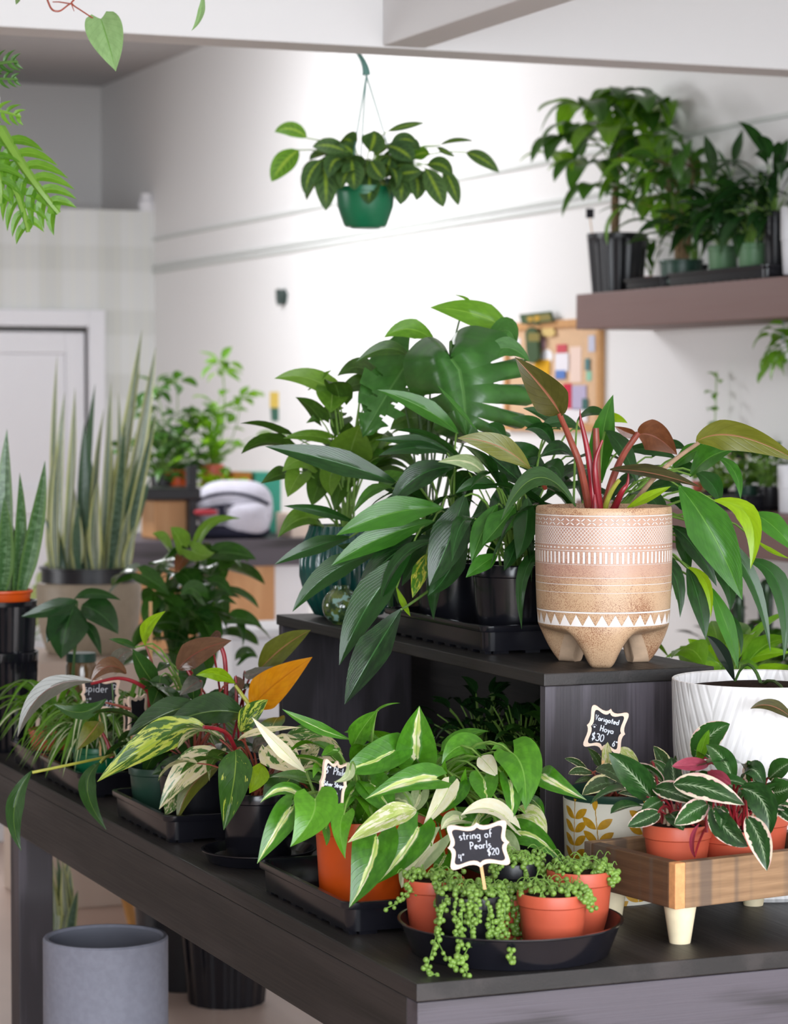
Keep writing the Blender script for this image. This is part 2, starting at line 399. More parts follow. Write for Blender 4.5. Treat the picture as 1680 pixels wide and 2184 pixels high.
M['spidg']=leafmat('green_strap_leaf',(68,118,30),(102,150,46),rib=(160,192,90),rough=.4,lat=0,trans=.3)
M['bgd']=leafmat('dark_glossy_leaf',(18,44,22),(36,72,32),rib=(70,110,60),rough=.3)
M['bgm']=leafmat('mid_green_leaf',(38,78,28),(64,108,38),rib=(100,140,70),rough=.38)
M['bgl']=leafmat('fresh_green_leaf',(72,124,28),(106,154,42),rib=(150,190,80),rough=.38,trans=.35)
M['pothos']=leafmat('pothos_leaf',(28,66,26),(56,96,36),rib=(96,140,70),rough=.3)
M['schef']=leafmat('bright_lime_green_leaf',(100,150,24),(128,176,34),rib=(150,190,70),rough=.35,trans=.35)
M['pearl']=flat('pearl_bead_green',(118,152,64),.28,.5,.18,120)
M['glossy']=flat('near_black_leaf',(28,38,30),.2,.6)

# ------------------------------------------------------------------ room
XW=4.39; YS=6.113; ZS=2.41; ZCEIL=3.44; YP=14.4; YB=15.5
mb=MB(); mb.box((-6,-3,-.1),(XW,YB,0)); struct('floor',mb,M['floor'])
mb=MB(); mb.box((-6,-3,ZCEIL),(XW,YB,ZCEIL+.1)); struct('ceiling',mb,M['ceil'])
mb=MB(); mb.box((XW,-3,0),(XW+.1,YB,ZCEIL)); struct('wall_right',mb,M['wall'])
mb=MB(); mb.box((-6,YB,0),(XW,YB+.1,ZCEIL)); struct('wall_back',mb,M['wall'])
mb=MB()
mb.box((-6.1,-3,0),(-6,7.2,ZCEIL)); mb.box((-6.1,10.8,0),(-6,YB,ZCEIL)); mb.box((-6.1,7.2,0),(-6,10.8,.95)); mb.box((-6.1,7.2,2.55),(-6,10.8,ZCEIL))
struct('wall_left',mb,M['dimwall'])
mb=MB()
mb.box((-6,-3.1,0),(XW,-3,.4)); mb.box((-6,-3.1,3.1),(XW,-3,ZCEIL)); mb.box((-6,-3.1,.4),(-5.2,-3,3.1)); mb.box((4.1,-3.1,.4),(XW,-3,3.1))
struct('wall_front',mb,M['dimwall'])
# dropped beam across the room and the beam that meets it
mb=MB(); mb.box((-6,YS,ZS),(XW,YS+.14,ZCEIL)); struct('trim_1',mb,M['soffit'],bevel=.004)
xa=on(1,YS,816,108).x; xb=on(1,YS,908,112).x
mb=MB(); mb.box((xa,-3,ZS+.004),(xb,YS,ZCEIL)); struct('trim_2',mb,M['soffit'],bevel=.004)
# thin rails along the white wall
for i,(px,py) in enumerate(((660,446),(840,486),(840,500))):
    z=on(0,XW,px,py).z
    mb=MB(); mb.box((XW-.014,2,z-.007),(XW,YP,z+.007)); struct('trim_%d'%(3+i),mb,M['trimw'])
# plaid half wall
t=Tr('pale_plaid'); x,y,z=t.pos(); 
def bars(c,per,w): return 1-t.ss(((c/per).fr()-.5).abs(),w,w+.07)
k=bars(x,.34,.16)*.5+bars(z,.36,.16)*.5
f=1-t.ss(((x/.085).fr()-.5).abs(),.05,.12)*1
M['plaid']=t.done(t.mix(f*.25,t.mix(k*.75,lin((222,224,222)),lin((198,200,194))),lin((232,232,214))),.6,.3)
zp=on(1,YP,170,446).z
pr=on(1,YP,330,600).x
dx1=on(1,YP,222,660).x; dz=on(1,YP,100,660).z; dx0=dx1-1.06
mb=MB(); mb.box((-6,YP,0),(dx0,YP+.1,zp)); mb.box((dx1,YP,0),(XW,YP+.1,zp)); mb.box((dx0,YP,dz),(dx1,YP+.1,zp))
struct('wall_far',mb,M['plaid'])
a=on(1,YP-.06,343,405); b=on(1,YP-.06,357,550)
mb=MB(); mb.box((a.x,YP-.08,b.z),(b.x,YP,a.z)); struct('trim_6',mb,M['white'],bevel=.004)
# door
fw=.095
mb=MB(); mb.box((dx0,YP-.03,0),(dx0+fw,YP+.02,dz)); mb.box((dx1-fw,YP-.03,0),(dx1,YP+.02,dz)); mb.box((dx0+fw,YP-.03,dz-fw),(dx1-fw,YP+.02,dz)); struct('trim_7',mb,M['white'],bevel=.006)
mb=MB(); X0,X1,Z1=dx0+fw+.01,dx1-fw-.01,dz-fw-.03
mb.box((X0,YP+.03,.005),(X0+.11,YP+.075,Z1)); mb.box((X1-.11,YP+.03,.005),(X1,YP+.075,Z1)); mb.box((X0+.11,YP+.03,Z1-.12),(X1-.11,YP+.075,Z1))
mb.box((X0+.11,YP+.03,.9),(X1-.11,YP+.075,1.05)); mb.box((X0+.11,YP+.03,.005),(X1-.11,YP+.075,.2)); mb.box((X0+.11,YP+.05,.2),(X1-.11,YP+.07,Z1-.12))
struct('door_1',mb,M['white'],bevel=.005)
p=on(1,YP+.04,312,430); c=MB(); c.lathe((p.x,p.y,zp),[(0,0),(.045,0),(.05,.05),(.035,.07),(.035,.1),(0,.1)],20)
obj('jar',c,M['white'],label='small white jar standing on top of the plaid half wall',cat='jar')

# ------------------------------------------------------------------ pots
def wall_r(prof,n): return prof
def nursery(mb,c,rt,rb,h,rim=.16,n=44,mi=0,lip=.06,wall=.004):
    mb.lathe(c,[(0,0.002),(rb*.96,0),(rb,.003),(rt*(1-lip),h*(1-rim)),(rt*(1-lip*.2),h*(1-rim)+.002),(rt,h-.003),(rt-.001,h),(rt-wall,h),(rt-wall-.002,h*.8),(rb*.9,.01),(0,.008)],n,mi)
def soil(c,r,z,parent):
    m=MB(); c=Vector(c); m.lathe((c.x,c.y,c.z),[(r,z-.004),(r*.8,z+.001),(r*.4,z+.004),(0,z+.005)],24); return obj('soil',m,M['soil'],parent)
def ribbed(mb,c,rt,rb,h,nr=24,amp=.035,n=120,mi=0,closed=True):
    c=Vector(c); prof=[(0,0.001),(rb,0)]+[(rb+(rt-rb)*i/8,h*.9*i/8) for i in range(9)]+[(rt*1.03,h*.91),(rt*1.04,h),(rt*.98,h),(rt*.95,h*.8),(rb*.9,.01),(0,.008)]
    vs=[];uv=[]
    for j,(r,z) in enumerate(prof):
        for i in range(n+1):
            a=PI/2-TH+2*PI*i/n; k=1+amp*math.cos(nr*2*PI*i/n) if 2<=j<=10 else 1
            vs.append(c+Vector((math.cos(a)*r*k,math.sin(a)*r*k,z))); uv.append((i/n,z/h))
    fs=[(j*(n+1)+i,j*(n+1)+i+1,(j+1)*(n+1)+i+1,(j+1)*(n+1)+i) for j in range(len(prof)-1) for i in range(n)]
    mb.add(vs,fs,uv,mi=mi)
def potted(name,label,cat,c,rt,rb,h,mat,group=None,kind='nursery',sz=.86,**k):
    """an Empty with a pot and its soil; foliage is added by the caller"""
    th=thing(name,label,cat,c,group); m=MB()
    (ribbed if kind=='ribbed' else nursery)(m,c,rt,rb,h,**k); obj('pot',m,mat,th)
    soil(c,rt*(sz*.5+.48)-.004,h*sz,th); return th
def tray(label,a,b,z,group,h=.05,rot=0,mat=None):
    """shallow nursery tray with flared wall and rolled rim; a,b: outer rim corners (x,y)"""
    m=MB(); ax,ay=a; bx,by=b; cx,cy=(ax+bx)/2,(ay+by)/2
    def ring(ins,zz,n=6,rc=.022):
        pts=[]
        hx,hy=(bx-ax)/2-ins,(by-ay)/2-ins; rc=max(.006,rc-ins*.3)
        for q,(sx,sy) in enumerate(((1,1),(-1,1),(-1,-1),(1,-1))):
            for i in range(n):
                an=PI/2*(q+i/(n-1)); pts.append(Vector((cx+sx*(hx-rc)+rc*math.cos(an),cy+sy*(hy-rc)+rc*math.sin(an),z+zz)))
        return pts
    rings=[ring(.012,.005),ring(.009,.0055),ring(.007,h-.012),ring(.001,h-.011),ring(0,h-.009),ring(0,h-.001),ring(.001,h),ring(.008,h),ring(.010,h-.003),ring(.016,.010)]
    n=len(rings[0]); vs=[p for r in rings for p in r]
    fs=[(j*n+i,j*n+(i+1)%n,(j+1)*n+(i+1)%n,(j+1)*n+i) for j in range(len(rings)-1) for i in range(n)]
    fs+=[tuple(range(n-1,-1,-1)),tuple((len(rings)-1)*n+i for i in range(n))]
    m.add(vs,fs)
    k=int((by-ay)/.05)
    for i in range(k):
        y=ay+.03+(by-ay-.06)*i/(k-1)
        for x in (ax+.018,bx-.018): m.box((x-.006,y-.011,z),(x+.006,y+.011,z+.006))
    for i in range(4):
        x=ax+.04+(bx-ax-.08)*i/3
        for y in (ay+.018,by-.018): m.box((x-.014,y-.006,z),(x+.014,y+.006,z+.006))
    return obj('plant_tray',m,mat or M['blkpl'],label=label,cat='tray',group=group,sharp=40)
def saucer(label,c,rt,rb,h,group=None,mat=None):
    m=MB(); m.lathe(c,[(0,.003),(rb-.004,.003),(rb-.002,0),(rb,.001),(rt-.004,h-.004),(rt,h-.002),(rt,h),(rt-.004,h),(rb-.004,.008),(0,.007)],64)
    return obj('saucer',m,mat or M['blkpl'],label=label,cat='saucer',group=group)

# ------------------------------------------------------------------ handwriting
def arc(cx,cy,rx,ry,a0,a1,n=9): return [(cx+rx*math.cos(R(a0+(a1-a0)*i/n)),cy+ry*math.sin(R(a0+(a1-a0)*i/n))) for i in range(n+1)]
GL={
'a':(.5,[arc(.22,.24,.2,.24,50,400),[(.42,.48),(.42,0)]]),
'c':(.42,[arc(.22,.24,.2,.24,50,310)]),
'd':(.5,[arc(.22,.24,.2,.24,50,400),[(.42,1),(.42,0)]]),
'e':(.46,[[(.03,.25),(.4,.27)]+arc(.22,.25,.19,.25,10,310)]),
'f':(.36,[arc(.28,.8,.14,.2,60,180)+[(.14,0)],[(.02,.5),(.34,.5)]]),
'g':(.5,[arc(.22,.24,.2,.24,50,400),[(.42,.48),(.42,-.2)]+arc(.24,-.2,.18,.2,0,-140)]),
'h':(.48,[[(.05,1),(.05,0)],[(.05,.3)]+arc(.22,.3,.17,.2,180,0)+[(.39,0)]]),
'i':(.2,[[(.08,.48),(.08,0)],[(.08,.68),(.1,.7)]]),
'l':(.2,[[(.08,1),(.08,0)]]),
'n':(.48,[[(.05,.5),(.05,0)],[(.05,.3)]+arc(.22,.3,.17,.2,180,0)+[(.39,0)]]),
'o':(.48,[arc(.22,.24,.2,.24,90,450,14)]),
'p':(.48,[[(.05,.5),(.05,-.4)],arc(.22,.25,.18,.24,160,-170)]),
'r':(.34,[[(.05,.5),(.05,0)],[(.05,.28)]+arc(.2,.28,.15,.2,170,50)]),
's':(.38,[arc(.19,.37,.14,.12,50,270)+arc(.19,.12,.15,.13,90,-130)]),
't':(.36,[[(.16,.9),(.16,.05),(.3,0)],[(0,.55),(.34,.58)]]),
'v':(.42,[[(.02,.5),(.2,0),(.38,.5)]]),
'y':(.42,[[(.02,.5),(.2,.03)],[(.38,.5),(.08,-.4)]]),
'H':(.62,[[(.06,1),(.06,0)],[(.5,1),(.5,0)],[(.06,.48),(.5,.48)]]),
'P':(.52,[[(.06,.95),(.06,0)],[(.0,.95)]+arc(.2,.7,.24,.25,80,-110)]),
'S':(.5,[arc(.24,.75,.18,.23,40,270)+arc(.24,.27,.2,.26,90,-140)]),
'V':(.5,[[(.0,1),(.2,0),(.44,1)]]),
'0':(.52,[arc(.24,.5,.22,.48,90,450,16)]),
'2':(.5,[arc(.23,.74,.2,.24,170,-30)+[(.02,.02),(.46,.02)]]),
'3':(.48,[arc(.2,.76,.2,.22,150,-80)+arc(.2,.28,.24,.28,80,-150)]),
'4':(.5,[[(.1,.95),(.04,.45),(.42,.45)],[(.36,.9),(.34,-.05)]]),
'6':(.48,[[(.34,1),(.08,.4)]+arc(.23,.26,.19,.26,150,500)]),
'$':(.56,[arc(.26,.7,.19,.2,40,270)+arc(.26,.3,.2,.22,90,-140),[(.28,1.1),(.24,-.12)]]),
'"':(.3,[[(.06,1),(.05,.75)],[(.2,1),(.19,.75)]]),
' ':(.34,[])}
def write(mb,o,ax,ay,az,txt,size,th=.00075,sl=0.0):
    x=0
    for ch in txt:
        w,st=GL[ch]
        for s in st:
            s=[q for i,q in enumerate(s) if i==0 or math.hypot(q[0]-s[i-1][0],q[1]-s[i-1][1])>1e-4]
            pts=[o+ax*((x+a+sl*b)*size)+ay*(b*size)+az*.0004 for a,b in s]
            mb.tube(pts,th,n=5)
        x+=w+.09
    return x*size
def plaque(w,h):
    pts=[]
    q=[(0,1.0),(.04,.96),(.1,.89),(.22,.845),(.38,.85),(.54,.9),(.7,.97),(.82,1.0),(.9,.985),(.95,.93),(.965,.83),(.94,.66),(.9,.46),(.885,.28),(.91,.13),(.96,.045),(1,0)]
    for a,b in q: pts.append((a,b))
    for a,b in q[::-1][1:]: pts.append((a,-b))
    for a,b in q[1:]: pts.append((-a,-b))
    for a,b in q[::-1][1:-1]: pts.append((-a,b))
    return [(x*w/2,y*h/2) for x,y in pts]
def price_sign(label,px,py,d,wpx,hpx,roll,yaw,lines,stake,name='price_sign',paw=None,pitch=0,th=.0008,group='chalkboard price signs on stakes'):
    c=at(px,py,d); k=pxm(d); w,h=wpx*k,hpx*k
    Rt=Matrix.Rotation(R(yaw),3,'Z'); ax=Rt@RIGHT; az=Rt@(-FWD)
    az=(Matrix.Rotation(R(pitch),3,ax)@az); ay=az.cross(ax)
    Q=Matrix.Rotation(R(roll),3,az); ax=Q@ax; ay=Q@ay
    sx,sy=stake[0]*k,stake[1]*k
    base=c+ax*sx-ay*(h/2)-UP*0
    bot=at(px+stake[2],py+stake[3],d)
    th_=thing(name,label,'sign',bot,group)
    out=plaque(w,h); n=len(out)
    fr=MB(); inn=[(x*(1-.105*min(w,h)/w*2.0),y*(1-.105*min(w,h)/h*2.0)) for x,y in out]
    t2=.0022
    P=lambda q,z:[c+ax*x+ay*y+az*z for x,y in q]
    vs=P(out,-t2)+P(out,t2)+P(inn,t2)+P(inn,.0006)
    fs=[(i,(i+1)%n,n+(i+1)%n,n+i) for i in range(n)]+[(n+i,n+(i+1)%n,2*n+(i+1)%n,2*n+i) for i in range(n)]+[(2*n+i,2*n+(i+1)%n,3*n+(i+1)%n,3*n+i) for i in range(n)]+[tuple(range(n-1,-1,-1))]
    fr.add(vs,fs); obj('frame',fr,M['signwood'],th_,sharp=30)
    bd=MB(); bd.add(P(inn,.0006),[tuple(range(n))]); bo=obj('board',bd,M['chalk'],th_,smooth=False)
    if lines:
        tx=MB()
        for txt,x,y,s in lines: write(tx,c+ax*(x*w)+ay*(y*h)+az*.0008,ax,ay,az,txt,s*h,th)
        if paw:
            x,y,s=paw; o=c+ax*(x*w)+ay*(y*h)+az*.0009
            tx.ball(o,s*h*.45,sq=(1,.6,.8))
            for dx,dy in ((-.7,.2),(-.5,.75),(0,1.0),(.5,.8)): tx.ball(o+ax*dx*s*h+ay*dy*s*h,s*h*.14)
        obj('lettering',tx,M['chalkink'],bo)
    st=MB(); top=c+ax*sx-ay*(h*.25)-az*.0035
    dv=(bot-top); L=dv.length; dv.normalize(); sd=dv.cross(az).normalized()
    st.obox((top+bot)/2,sd*.0022,dv*(L/2),dv.cross(sd)*.0010); obj('stake',st,M['stake'],th_,smooth=False)
    return th_
# ------------------------------------------------------------------ background: wall shelves
XF=4.09
ye=on(0,XF,1228,660).y; z0=on(0,XF,1228,703).z; ZU=on(0,XF,1228,628).z
mb=MB(); mb.box((XF,4.6,z0),(XW,ye,ZU)); obj('wall_shelf',mb,M['shelf'],label='thick brown floating shelf, the upper one on the white wall',cat='shelf',bevel=.003,smooth=False,group='brown wall shelves')
zl1=on(0,XF,1630,1096).z; zl0=on(0,XF,1630,1194).z
mb=MB(); mb.box((XF,4.6,zl0),(XW,ye,zl1)); obj('wall_shelf',mb,M['shelf'],label='thick brown floating shelf, the lower one behind the long drooping leaves',cat='shelf',bevel=.003,smooth=False,group='brown wall shelves')
XS=4.23
def sh(px,z=None,X=XS): p=on(0,X,px,600); return Vector((p.x,p.y,ZU if z is None else z))
def spx(px,X=XS): return pxm(depth(sh(px,X=X)))
G='plants on the upper wall shelf'
# money tree
c=sh(1316,X=4.2); k=spx(1316)
th=potted('money_tree','money tree with a bare trunk and umbrella leaves in a black ribbed pot','plant',c,62*k,52*k,126*k,M['blkmat'],G,kind='ribbed',nr=14,amp=.03)
d0=depth(c); tr=MB()
for s in (0,2.1,4.2):
    pts=[at(1312+4*math.sin(s+i*.9)+(0 if i<5 else (i-4)*2),500-i*22,d0)+FWD*.012*math.cos(s+i*.9) for i in range(9)]
    tr.tube(smooth_curve(pts,4),.011,.007,n=8)
obj('trunk',tr,M['trunk'],th)
fo=MB(); st=MB(); cr=at(1322,325,d0)
for (hx,hy,dz,n,L) in ((1240,225,-.1,6,105),(1330,200,-.05,7,110),(1420,225,.05,6,105),(1215,300,-.12,5,95),(1300,280,-.2,6,110),(1390,300,-.1,6,100),(1255,350,-.15,6,100),(1455,270,.1,5,90),(1370,250,.12,6,110),(1180,330,0,3,90),(1350,380,-.15,5,80),(1290,230,.1,6,90),(1275,400,-.1,4,90),(1440,330,-.02,6,95),(1410,380,-.1,5,85),(1230,270,-.05,5,90),(1360,215,-.1,6,100)):
    H=at(hx,hy,d0+dz); st.tube(smooth_curve([cr,(cr+H)/2+UP*.03,H],5),.004,.003,n=5)
    for i in range(n):
        a=2*PI*i/n+random.random(); o=Vector((math.cos(a),math.sin(a),0)); l=L*pxm(d0)*random.uniform(.95,1.3)
        dr=random.uniform(.2,.95)
        if H.x+o.x*l>XLIM: o=Vector((-abs(o.x),o.y,0)).normalized()
        leaf(fo,H,H+o*l*.5+UP*l*(.06-.1*dr),H+o*l*.86-UP*l*dr*.62,l*.42,(UP+o*.3).normalized(),'ell',fold=14,nt=8,nu=2,mi=int(random.random()<.5))
obj('foliage',fo,[M['bgm'],M['bgl']],th); obj('stem',st,M['grn_st'],th)
def bg_tray(label,px0,px1,h,X0,X1):
    y1=sh(px0).y; y0=sh(px1).y
    return tray(label,(X0,y0),(X1,y1),ZU,'trays on the upper wall shelf',h=h)
bg_tray('black tray on the upper wall shelf beside the black ribbed pot',1392,1478,.04,4.11,4.37)
bg_tray('black tray on the upper wall shelf near the right frame edge',1484,1700,.045,4.11,4.37)
def bush(name,label,cat,c,rt,rb,h,mat,fn,group,mats,kind='nursery',smat='grn_st',**k):
    th=potted(name,label,cat,c,rt,rb,h,mat,group,kind,**k); fo=MB(); st=MB(); fn(fo,st,Vector(c)+UP*h*.86)
    obj('foliage',fo,[M[m] for m in mats],th)
    if st.v: obj('stem',st,M[smat],th)
    return th
zt=ZU+.012
k=spx(1400)
bush('potted_plant','sparse plant in a small terracotta pot beside the black ribbed pot on the upper shelf','plant',sh(1388,zt,4.3),17*k,13*k,30*k,M['terra'],lambda f,s,c:fill(f,c,14,(.02,.14),(.05,.09),(.015,.03),(50,88),.3,stem=s),G,['bgm'])
k=spx(1450)
def pm(f,s,c):
    for j in range(3):
        b=c+RIGHT*(.012*j-.01); t=b+UP*(.22+.05*j)+RIGHT*.02*(j-1); s.tube([b,(b+t)/2+RIGHT*.006,t],.012,.008,n=7,mi=0)
        fill(f,t,15,(.05,.15),(.1,.18),(.035,.06),(-10,70),.8,'lance',stem=s,mi=0 if j else 2)
    fill(f,c+UP*.04,8,(.03,.1),(.1,.18),(.02,.035),(50,80),.4,'strap',mi=1)
bush('palm','bushy palm with a brown cane in a squat green pot on the upper shelf','plant',sh(1452,zt,4.2),47*k,42*k,52*k,M['dkgreen'],pm,G,['bgm','yel','bgl'],smat='trunk')
bush('potted_plant','leafy plant in a low black pot behind the squat green pot on the upper shelf','plant',sh(1488,zt,4.3),22*k,20*k,46*k,M['blkmat'],lambda f,s,c:fill(f,c,30,(.06,.3),(.1,.18),(.03,.06),(30,85),.6,stem=s),G,['bgm'])
for px,lab,sz in ((1541,'dark leafy plant in a sage pot nearest the squat pot on the upper shelf',1.),(1605,'dark leafy plant in a sage pot beside the tall black pot, upper shelf',.95)):
    k=spx(px)
    bush('peace_lily',lab,'plant',sh(px,zt,4.2),33*k,28*k,74*k,M['sage'],lambda f,s,c:(fill(f,c,50,(.05,.19),(.1,.17),(.035,.055),(25,85),.7,'lance',stem=s),fill(f,c,2,(.22,.27),(.12,.16),(.05,.06),(70,85),.1,'lance',stem=s)),G,['bgd'])
k=spx(1655)
bush('potted_plant','dark drooping plant in a tall black pot at the end of the upper shelf','plant',sh(1652,zt,4.22),25*k,22*k,140*k,M['blkmat'],lambda f,s,c:fill(f,c,50,(.05,.2),(.1,.2),(.03,.05),(0,80),.8,stem=s),G,['bgd'])
c=sh(1700,zt,4.2); k=spx(1690); m=MB(); nursery(m,c,36*k,30*k,142*k,rim=.5); obj('planter',m,M['white'],label='tall white planter cut by the right frame edge on the upper shelf',cat='planter')
p=at(1258,455,depth(sh(1270,X=4.2))); k=pxm(depth(p)); th=thing('price_sign','tiny plain dark price card standing in the black ribbed pot of the money tree','sign',at(1263,505,depth(p)),'chalkboard price signs on stakes')
m=MB(); m.obox(p,RIGHT*8.5*k,UP*10*k,FWD*.0015); obj('board',m,M['chalk'],th,smooth=False); m=MB(); m.tube([p-UP*10*k,at(1264,510,depth(p))],.002,n=6); obj('stake',m,M['stake'],th)
# lower shelf
G='plants on the lower wall shelf'
def sl(px,X=XS,dz=0): p=on(0,X,px,1060); return Vector((p.x,p.y,zl1+dz))
y1=sl(1512).y; y0=sl(1652).y
tray('black tray of small pots on the lower wall shelf',(4.11,y0),(4.36,y1),zl1,'trays on the lower wall shelf',h=.05)
for i,(px,X,lab,mt) in enumerate(((1530,4.2,'pale green plant in the lower shelf tray, below the tiny climbing vine','blkmat'),(1592,4.2,'yellow green plant in a dark green pot in the middle of the lower shelf tray','dkgreen'),(1640,4.22,'olive green plant in the lower shelf tray, nearest the white planter','blkmat'))):
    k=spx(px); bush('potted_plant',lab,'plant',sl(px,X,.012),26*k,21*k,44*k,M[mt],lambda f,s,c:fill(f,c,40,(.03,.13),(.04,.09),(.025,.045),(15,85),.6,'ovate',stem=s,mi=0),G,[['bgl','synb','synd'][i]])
k=spx(1500); bush('potted_plant','thin vine climbing a stake from a small terracotta pot on the lower shelf','plant',sl(1498,4.3),24*k,20*k,50*k,M['terra'],lambda f,s,c:[fill(f,c+UP*(.05*i)+RIGHT*(.045+.006*math.sin(i*2)),2,(.0,.02),(.03,.045),(.025,.035),(0,60),.5,'heart',stem=s) for i in range(8)]+[s.tube([c,c+UP*.18+RIGHT*.04,c+UP*.38+RIGHT*.045],.002)],G,['bgl'])
c=sl(1700); m=MB(); nursery(m,c,40*k,36*k,95*k,rim=.5); obj('planter',m,M['white'],label='white planter cut by the right frame edge on the lower shelf',cat='planter')
price_sign('dark price sign with a pale frame among the plants on the lower wall shelf',1572,962,depth(sl(1570))-.03,44,46,0,0,[],(0,0,24,80),th=.001)
# hanging plant at the right edge
p=at(1715,800,8.3); th=thing('hanging_plant','leafy hanging plant reaching in at the right frame edge under the upper shelf','plant',p)
fo=MB(); st=MB(); m=MB(); nursery(m,p,.075,.06,.1); obj('pot',m,M['white'],th)
fill(fo,p+UP*.09,46,(.04,.15),(.05,.085),(.03,.05),(-30,80),.5,'ovate',stem=st); obj('foliage',fo,M['bgl'],th); obj('stem',st,M['grn_st'],th)
w=MB(); zt=z0
for s in (-1,1): w.tube([p+RIGHT*.07*s+UP*.1,Vector((p.x,p.y,2.6))+UP*.3],.0015)
obj('hanger',w,M['wire'],th)
# low bench with cacti
b0=at(1600,1452,7.9)
mb=MB(); mb.box((b0.x-.3,b0.y-.5,b0.z-.05),(b0.x+.28,b0.y+.6,b0.z)); 
for sx in (-.26,.24):
    for sy in (-.46,.56): mb.box((b0.x+sx-.025,b0.y+sy-.025,0),(b0.x+sx+.025,b0.y+sy+.025,b0.z-.05))
obj('bench',mb,M['black_wood'],label='low dark bench of cacti behind the white chevron planter',cat='bench',smooth=False)
G='cacti on the low bench'
for px,d,top,w,lab in ((1574,7.7,1268,20,'dark green columnar cactus on the low bench, the shorter of the two'),(1632,7.8,1240,24,'dark green columnar cactus on the low bench, the taller of the two')):
    k=pxm(d); c=at(px,1400,d); c.z=b0.z; th=potted('cactus',lab,'cactus',c,24*k,20*k,46*k,M['terra'],G)
    h=at(px,top,d).z-b0.z; m=MB(); ribbed(m,c+UP*.04,w*k*.6,w*k*.55,h-.05,nr=8,amp=.12,n=64); m.ball(c+UP*(h-.012),w*k*.6,nu=16); obj('stem',m,M['bgd'],th)
for px,d,lab,mt in ((1655,7.6,'pale leafy plant on the low bench at the right frame edge','bgm'),(1545,8.,'bluish rosette plant on the low bench beside the shorter cactus','silver'),(1600,7.5,'dark bushy plant on the low bench between the two cacti','bgd')):
    k=pxm(d); c=at(px,1440,d); c.z=b0.z
    bush('potted_plant',lab,'plant',c,30*k,25*k,50*k,M['terra'],lambda f,s,c:fill(f,c,40,(.03,.12),(.05,.1),(.03,.05),(10,85),.5,'ovate',stem=s),'small plants on the low bench',[mt])
# corkboard and pinned things
def wallrect(mb,x0,y0,x1,y1,t,off=0,mi=0,sk=0):
    a=on(0,XW,x0,y0); b=on(0,XW,x1,y1); mb.box((XW-off-t,min(a.y,b.y),min(a.z,b.z)),(XW-off,max(a.y,b.y),max(a.z,b.z)),mi)
a=on(0,XW,1092,706); b=on(0,XW,1282,905)
th=thing('corkboard','cork pinboard in a light wood frame crowded with papers on the white wall','pinboard',(XW-.02,b.y,b.z))
M['cork']=flat('cork',(222,186,150),.85,.2,.12,120,.3); M['cframe']=flat('pinboard_frame',(206,156,104),.55,.3,.05,40)
mb=MB(); mb.box((XW-.012,b.y,b.z),(XW-.001,a.y,a.z)); obj('board',mb,M['cork'],th,smooth=False)
mb=MB(); e=.03
mb.box((XW-.025,b.y-e,b.z-e),(XW-.001,b.y,a.z+e)); mb.box((XW-.025,a.y,b.z-e),(XW-.001,a.y+e,a.z+e)); mb.box((XW-.025,b.y,a.z),(XW-.001,a.y,a.z+e)); mb.box((XW-.025,b.y,b.z-e),(XW-.001,a.y,b.z))
obj('frame',mb,M['cframe'],th,smooth=False,bevel=.003)
GP='papers pinned on the corkboard'
notes=[(1160,746,1185,776,(246,246,250),'round white note in the middle of the corkboard','disc'),(1194,735,1216,752,(206,88,98),'small crimson card above the pale sheets on the corkboard',0),(1192,754,1220,792,(238,234,240),'white paper on the corkboard above the blue card',0),(1193,790,1214,808,(98,132,196),'small blue card below the white paper on the corkboard',0),
(1222,740,1246,815,(240,214,200),'tall pale pink sheet on the corkboard',0),(1208,818,1226,872,(204,50,74),'red card low on the corkboard',0),(1228,822,1258,874,(188,178,206),'lilac photo card beside the red card on the corkboard',0),(1256,765,1266,790,(92,132,134),'narrow teal strip near the frame of the corkboard',0),
(1257,792,1268,812,(150,204,176),'mint tag under the teal strip on the corkboard',0),(1262,716,1276,750,(200,202,220),'pale blue slip in the upper corner of the corkboard',0),(1147,768,1180,800,(226,170,34),'golden yellow sheet behind the olive leaf on the corkboard',0),(1150,845,1186,880,(220,176,50),'yellow paper near the bottom of the corkboard',0),
(1095,722,1116,760,(244,244,248),'white sheet at the monstera end of the corkboard',0),(1152,722,1170,744,(198,160,170),'mauve card high on the corkboard',0),(1186,872,1260,900,(240,236,240),'wide white sheet at the bottom of the corkboard',0),(1250,850,1262,874,(70,110,104),'dark green tag at the bottom of the corkboard',0)]
for i,(x0,y0,x1,y1,cl,lab,sp) in enumerate(notes):
    m=MB(); off=.013+.0015*(i%4); a=on(0,XW,x0,y0); b=on(0,XW,x1,y1)
    if sp:
        cy,cz=(a.y+b.y)/2,(a.z+b.z)/2; ry,rz=abs(a.y-b.y)/2,abs(a.z-b.z)/2; n=24
        vs=[(XW-off-q,cy+ry*math.cos(2*PI*j/n),cz+rz*math.sin(2*PI*j/n)) for q in (0,.001) for j in range(n)]
        m.add(vs,[tuple(range(n)),tuple(range(2*n-1,n-1,-1))]+[(j,(j+1)%n,n+(j+1)%n,n+j) for j in range(n)])
    else: m.box((XW-off-.001,min(a.y,b.y),min(a.z,b.z)),(XW-off,max(a.y,b.y),max(a.z,b.z)))
    obj('paper',m,flat('paper_%d'%i,cl,.7,.2),label=lab,cat='paper',smooth=False,group=GP)
M['emb']=flat('emblem_green',(58,84,48),.5,.4); M['gold']=flat('emblem_gold',(196,152,44),.5,.4); M['gold2']=flat('emblem_olive',(134,122,56),.5,.4)
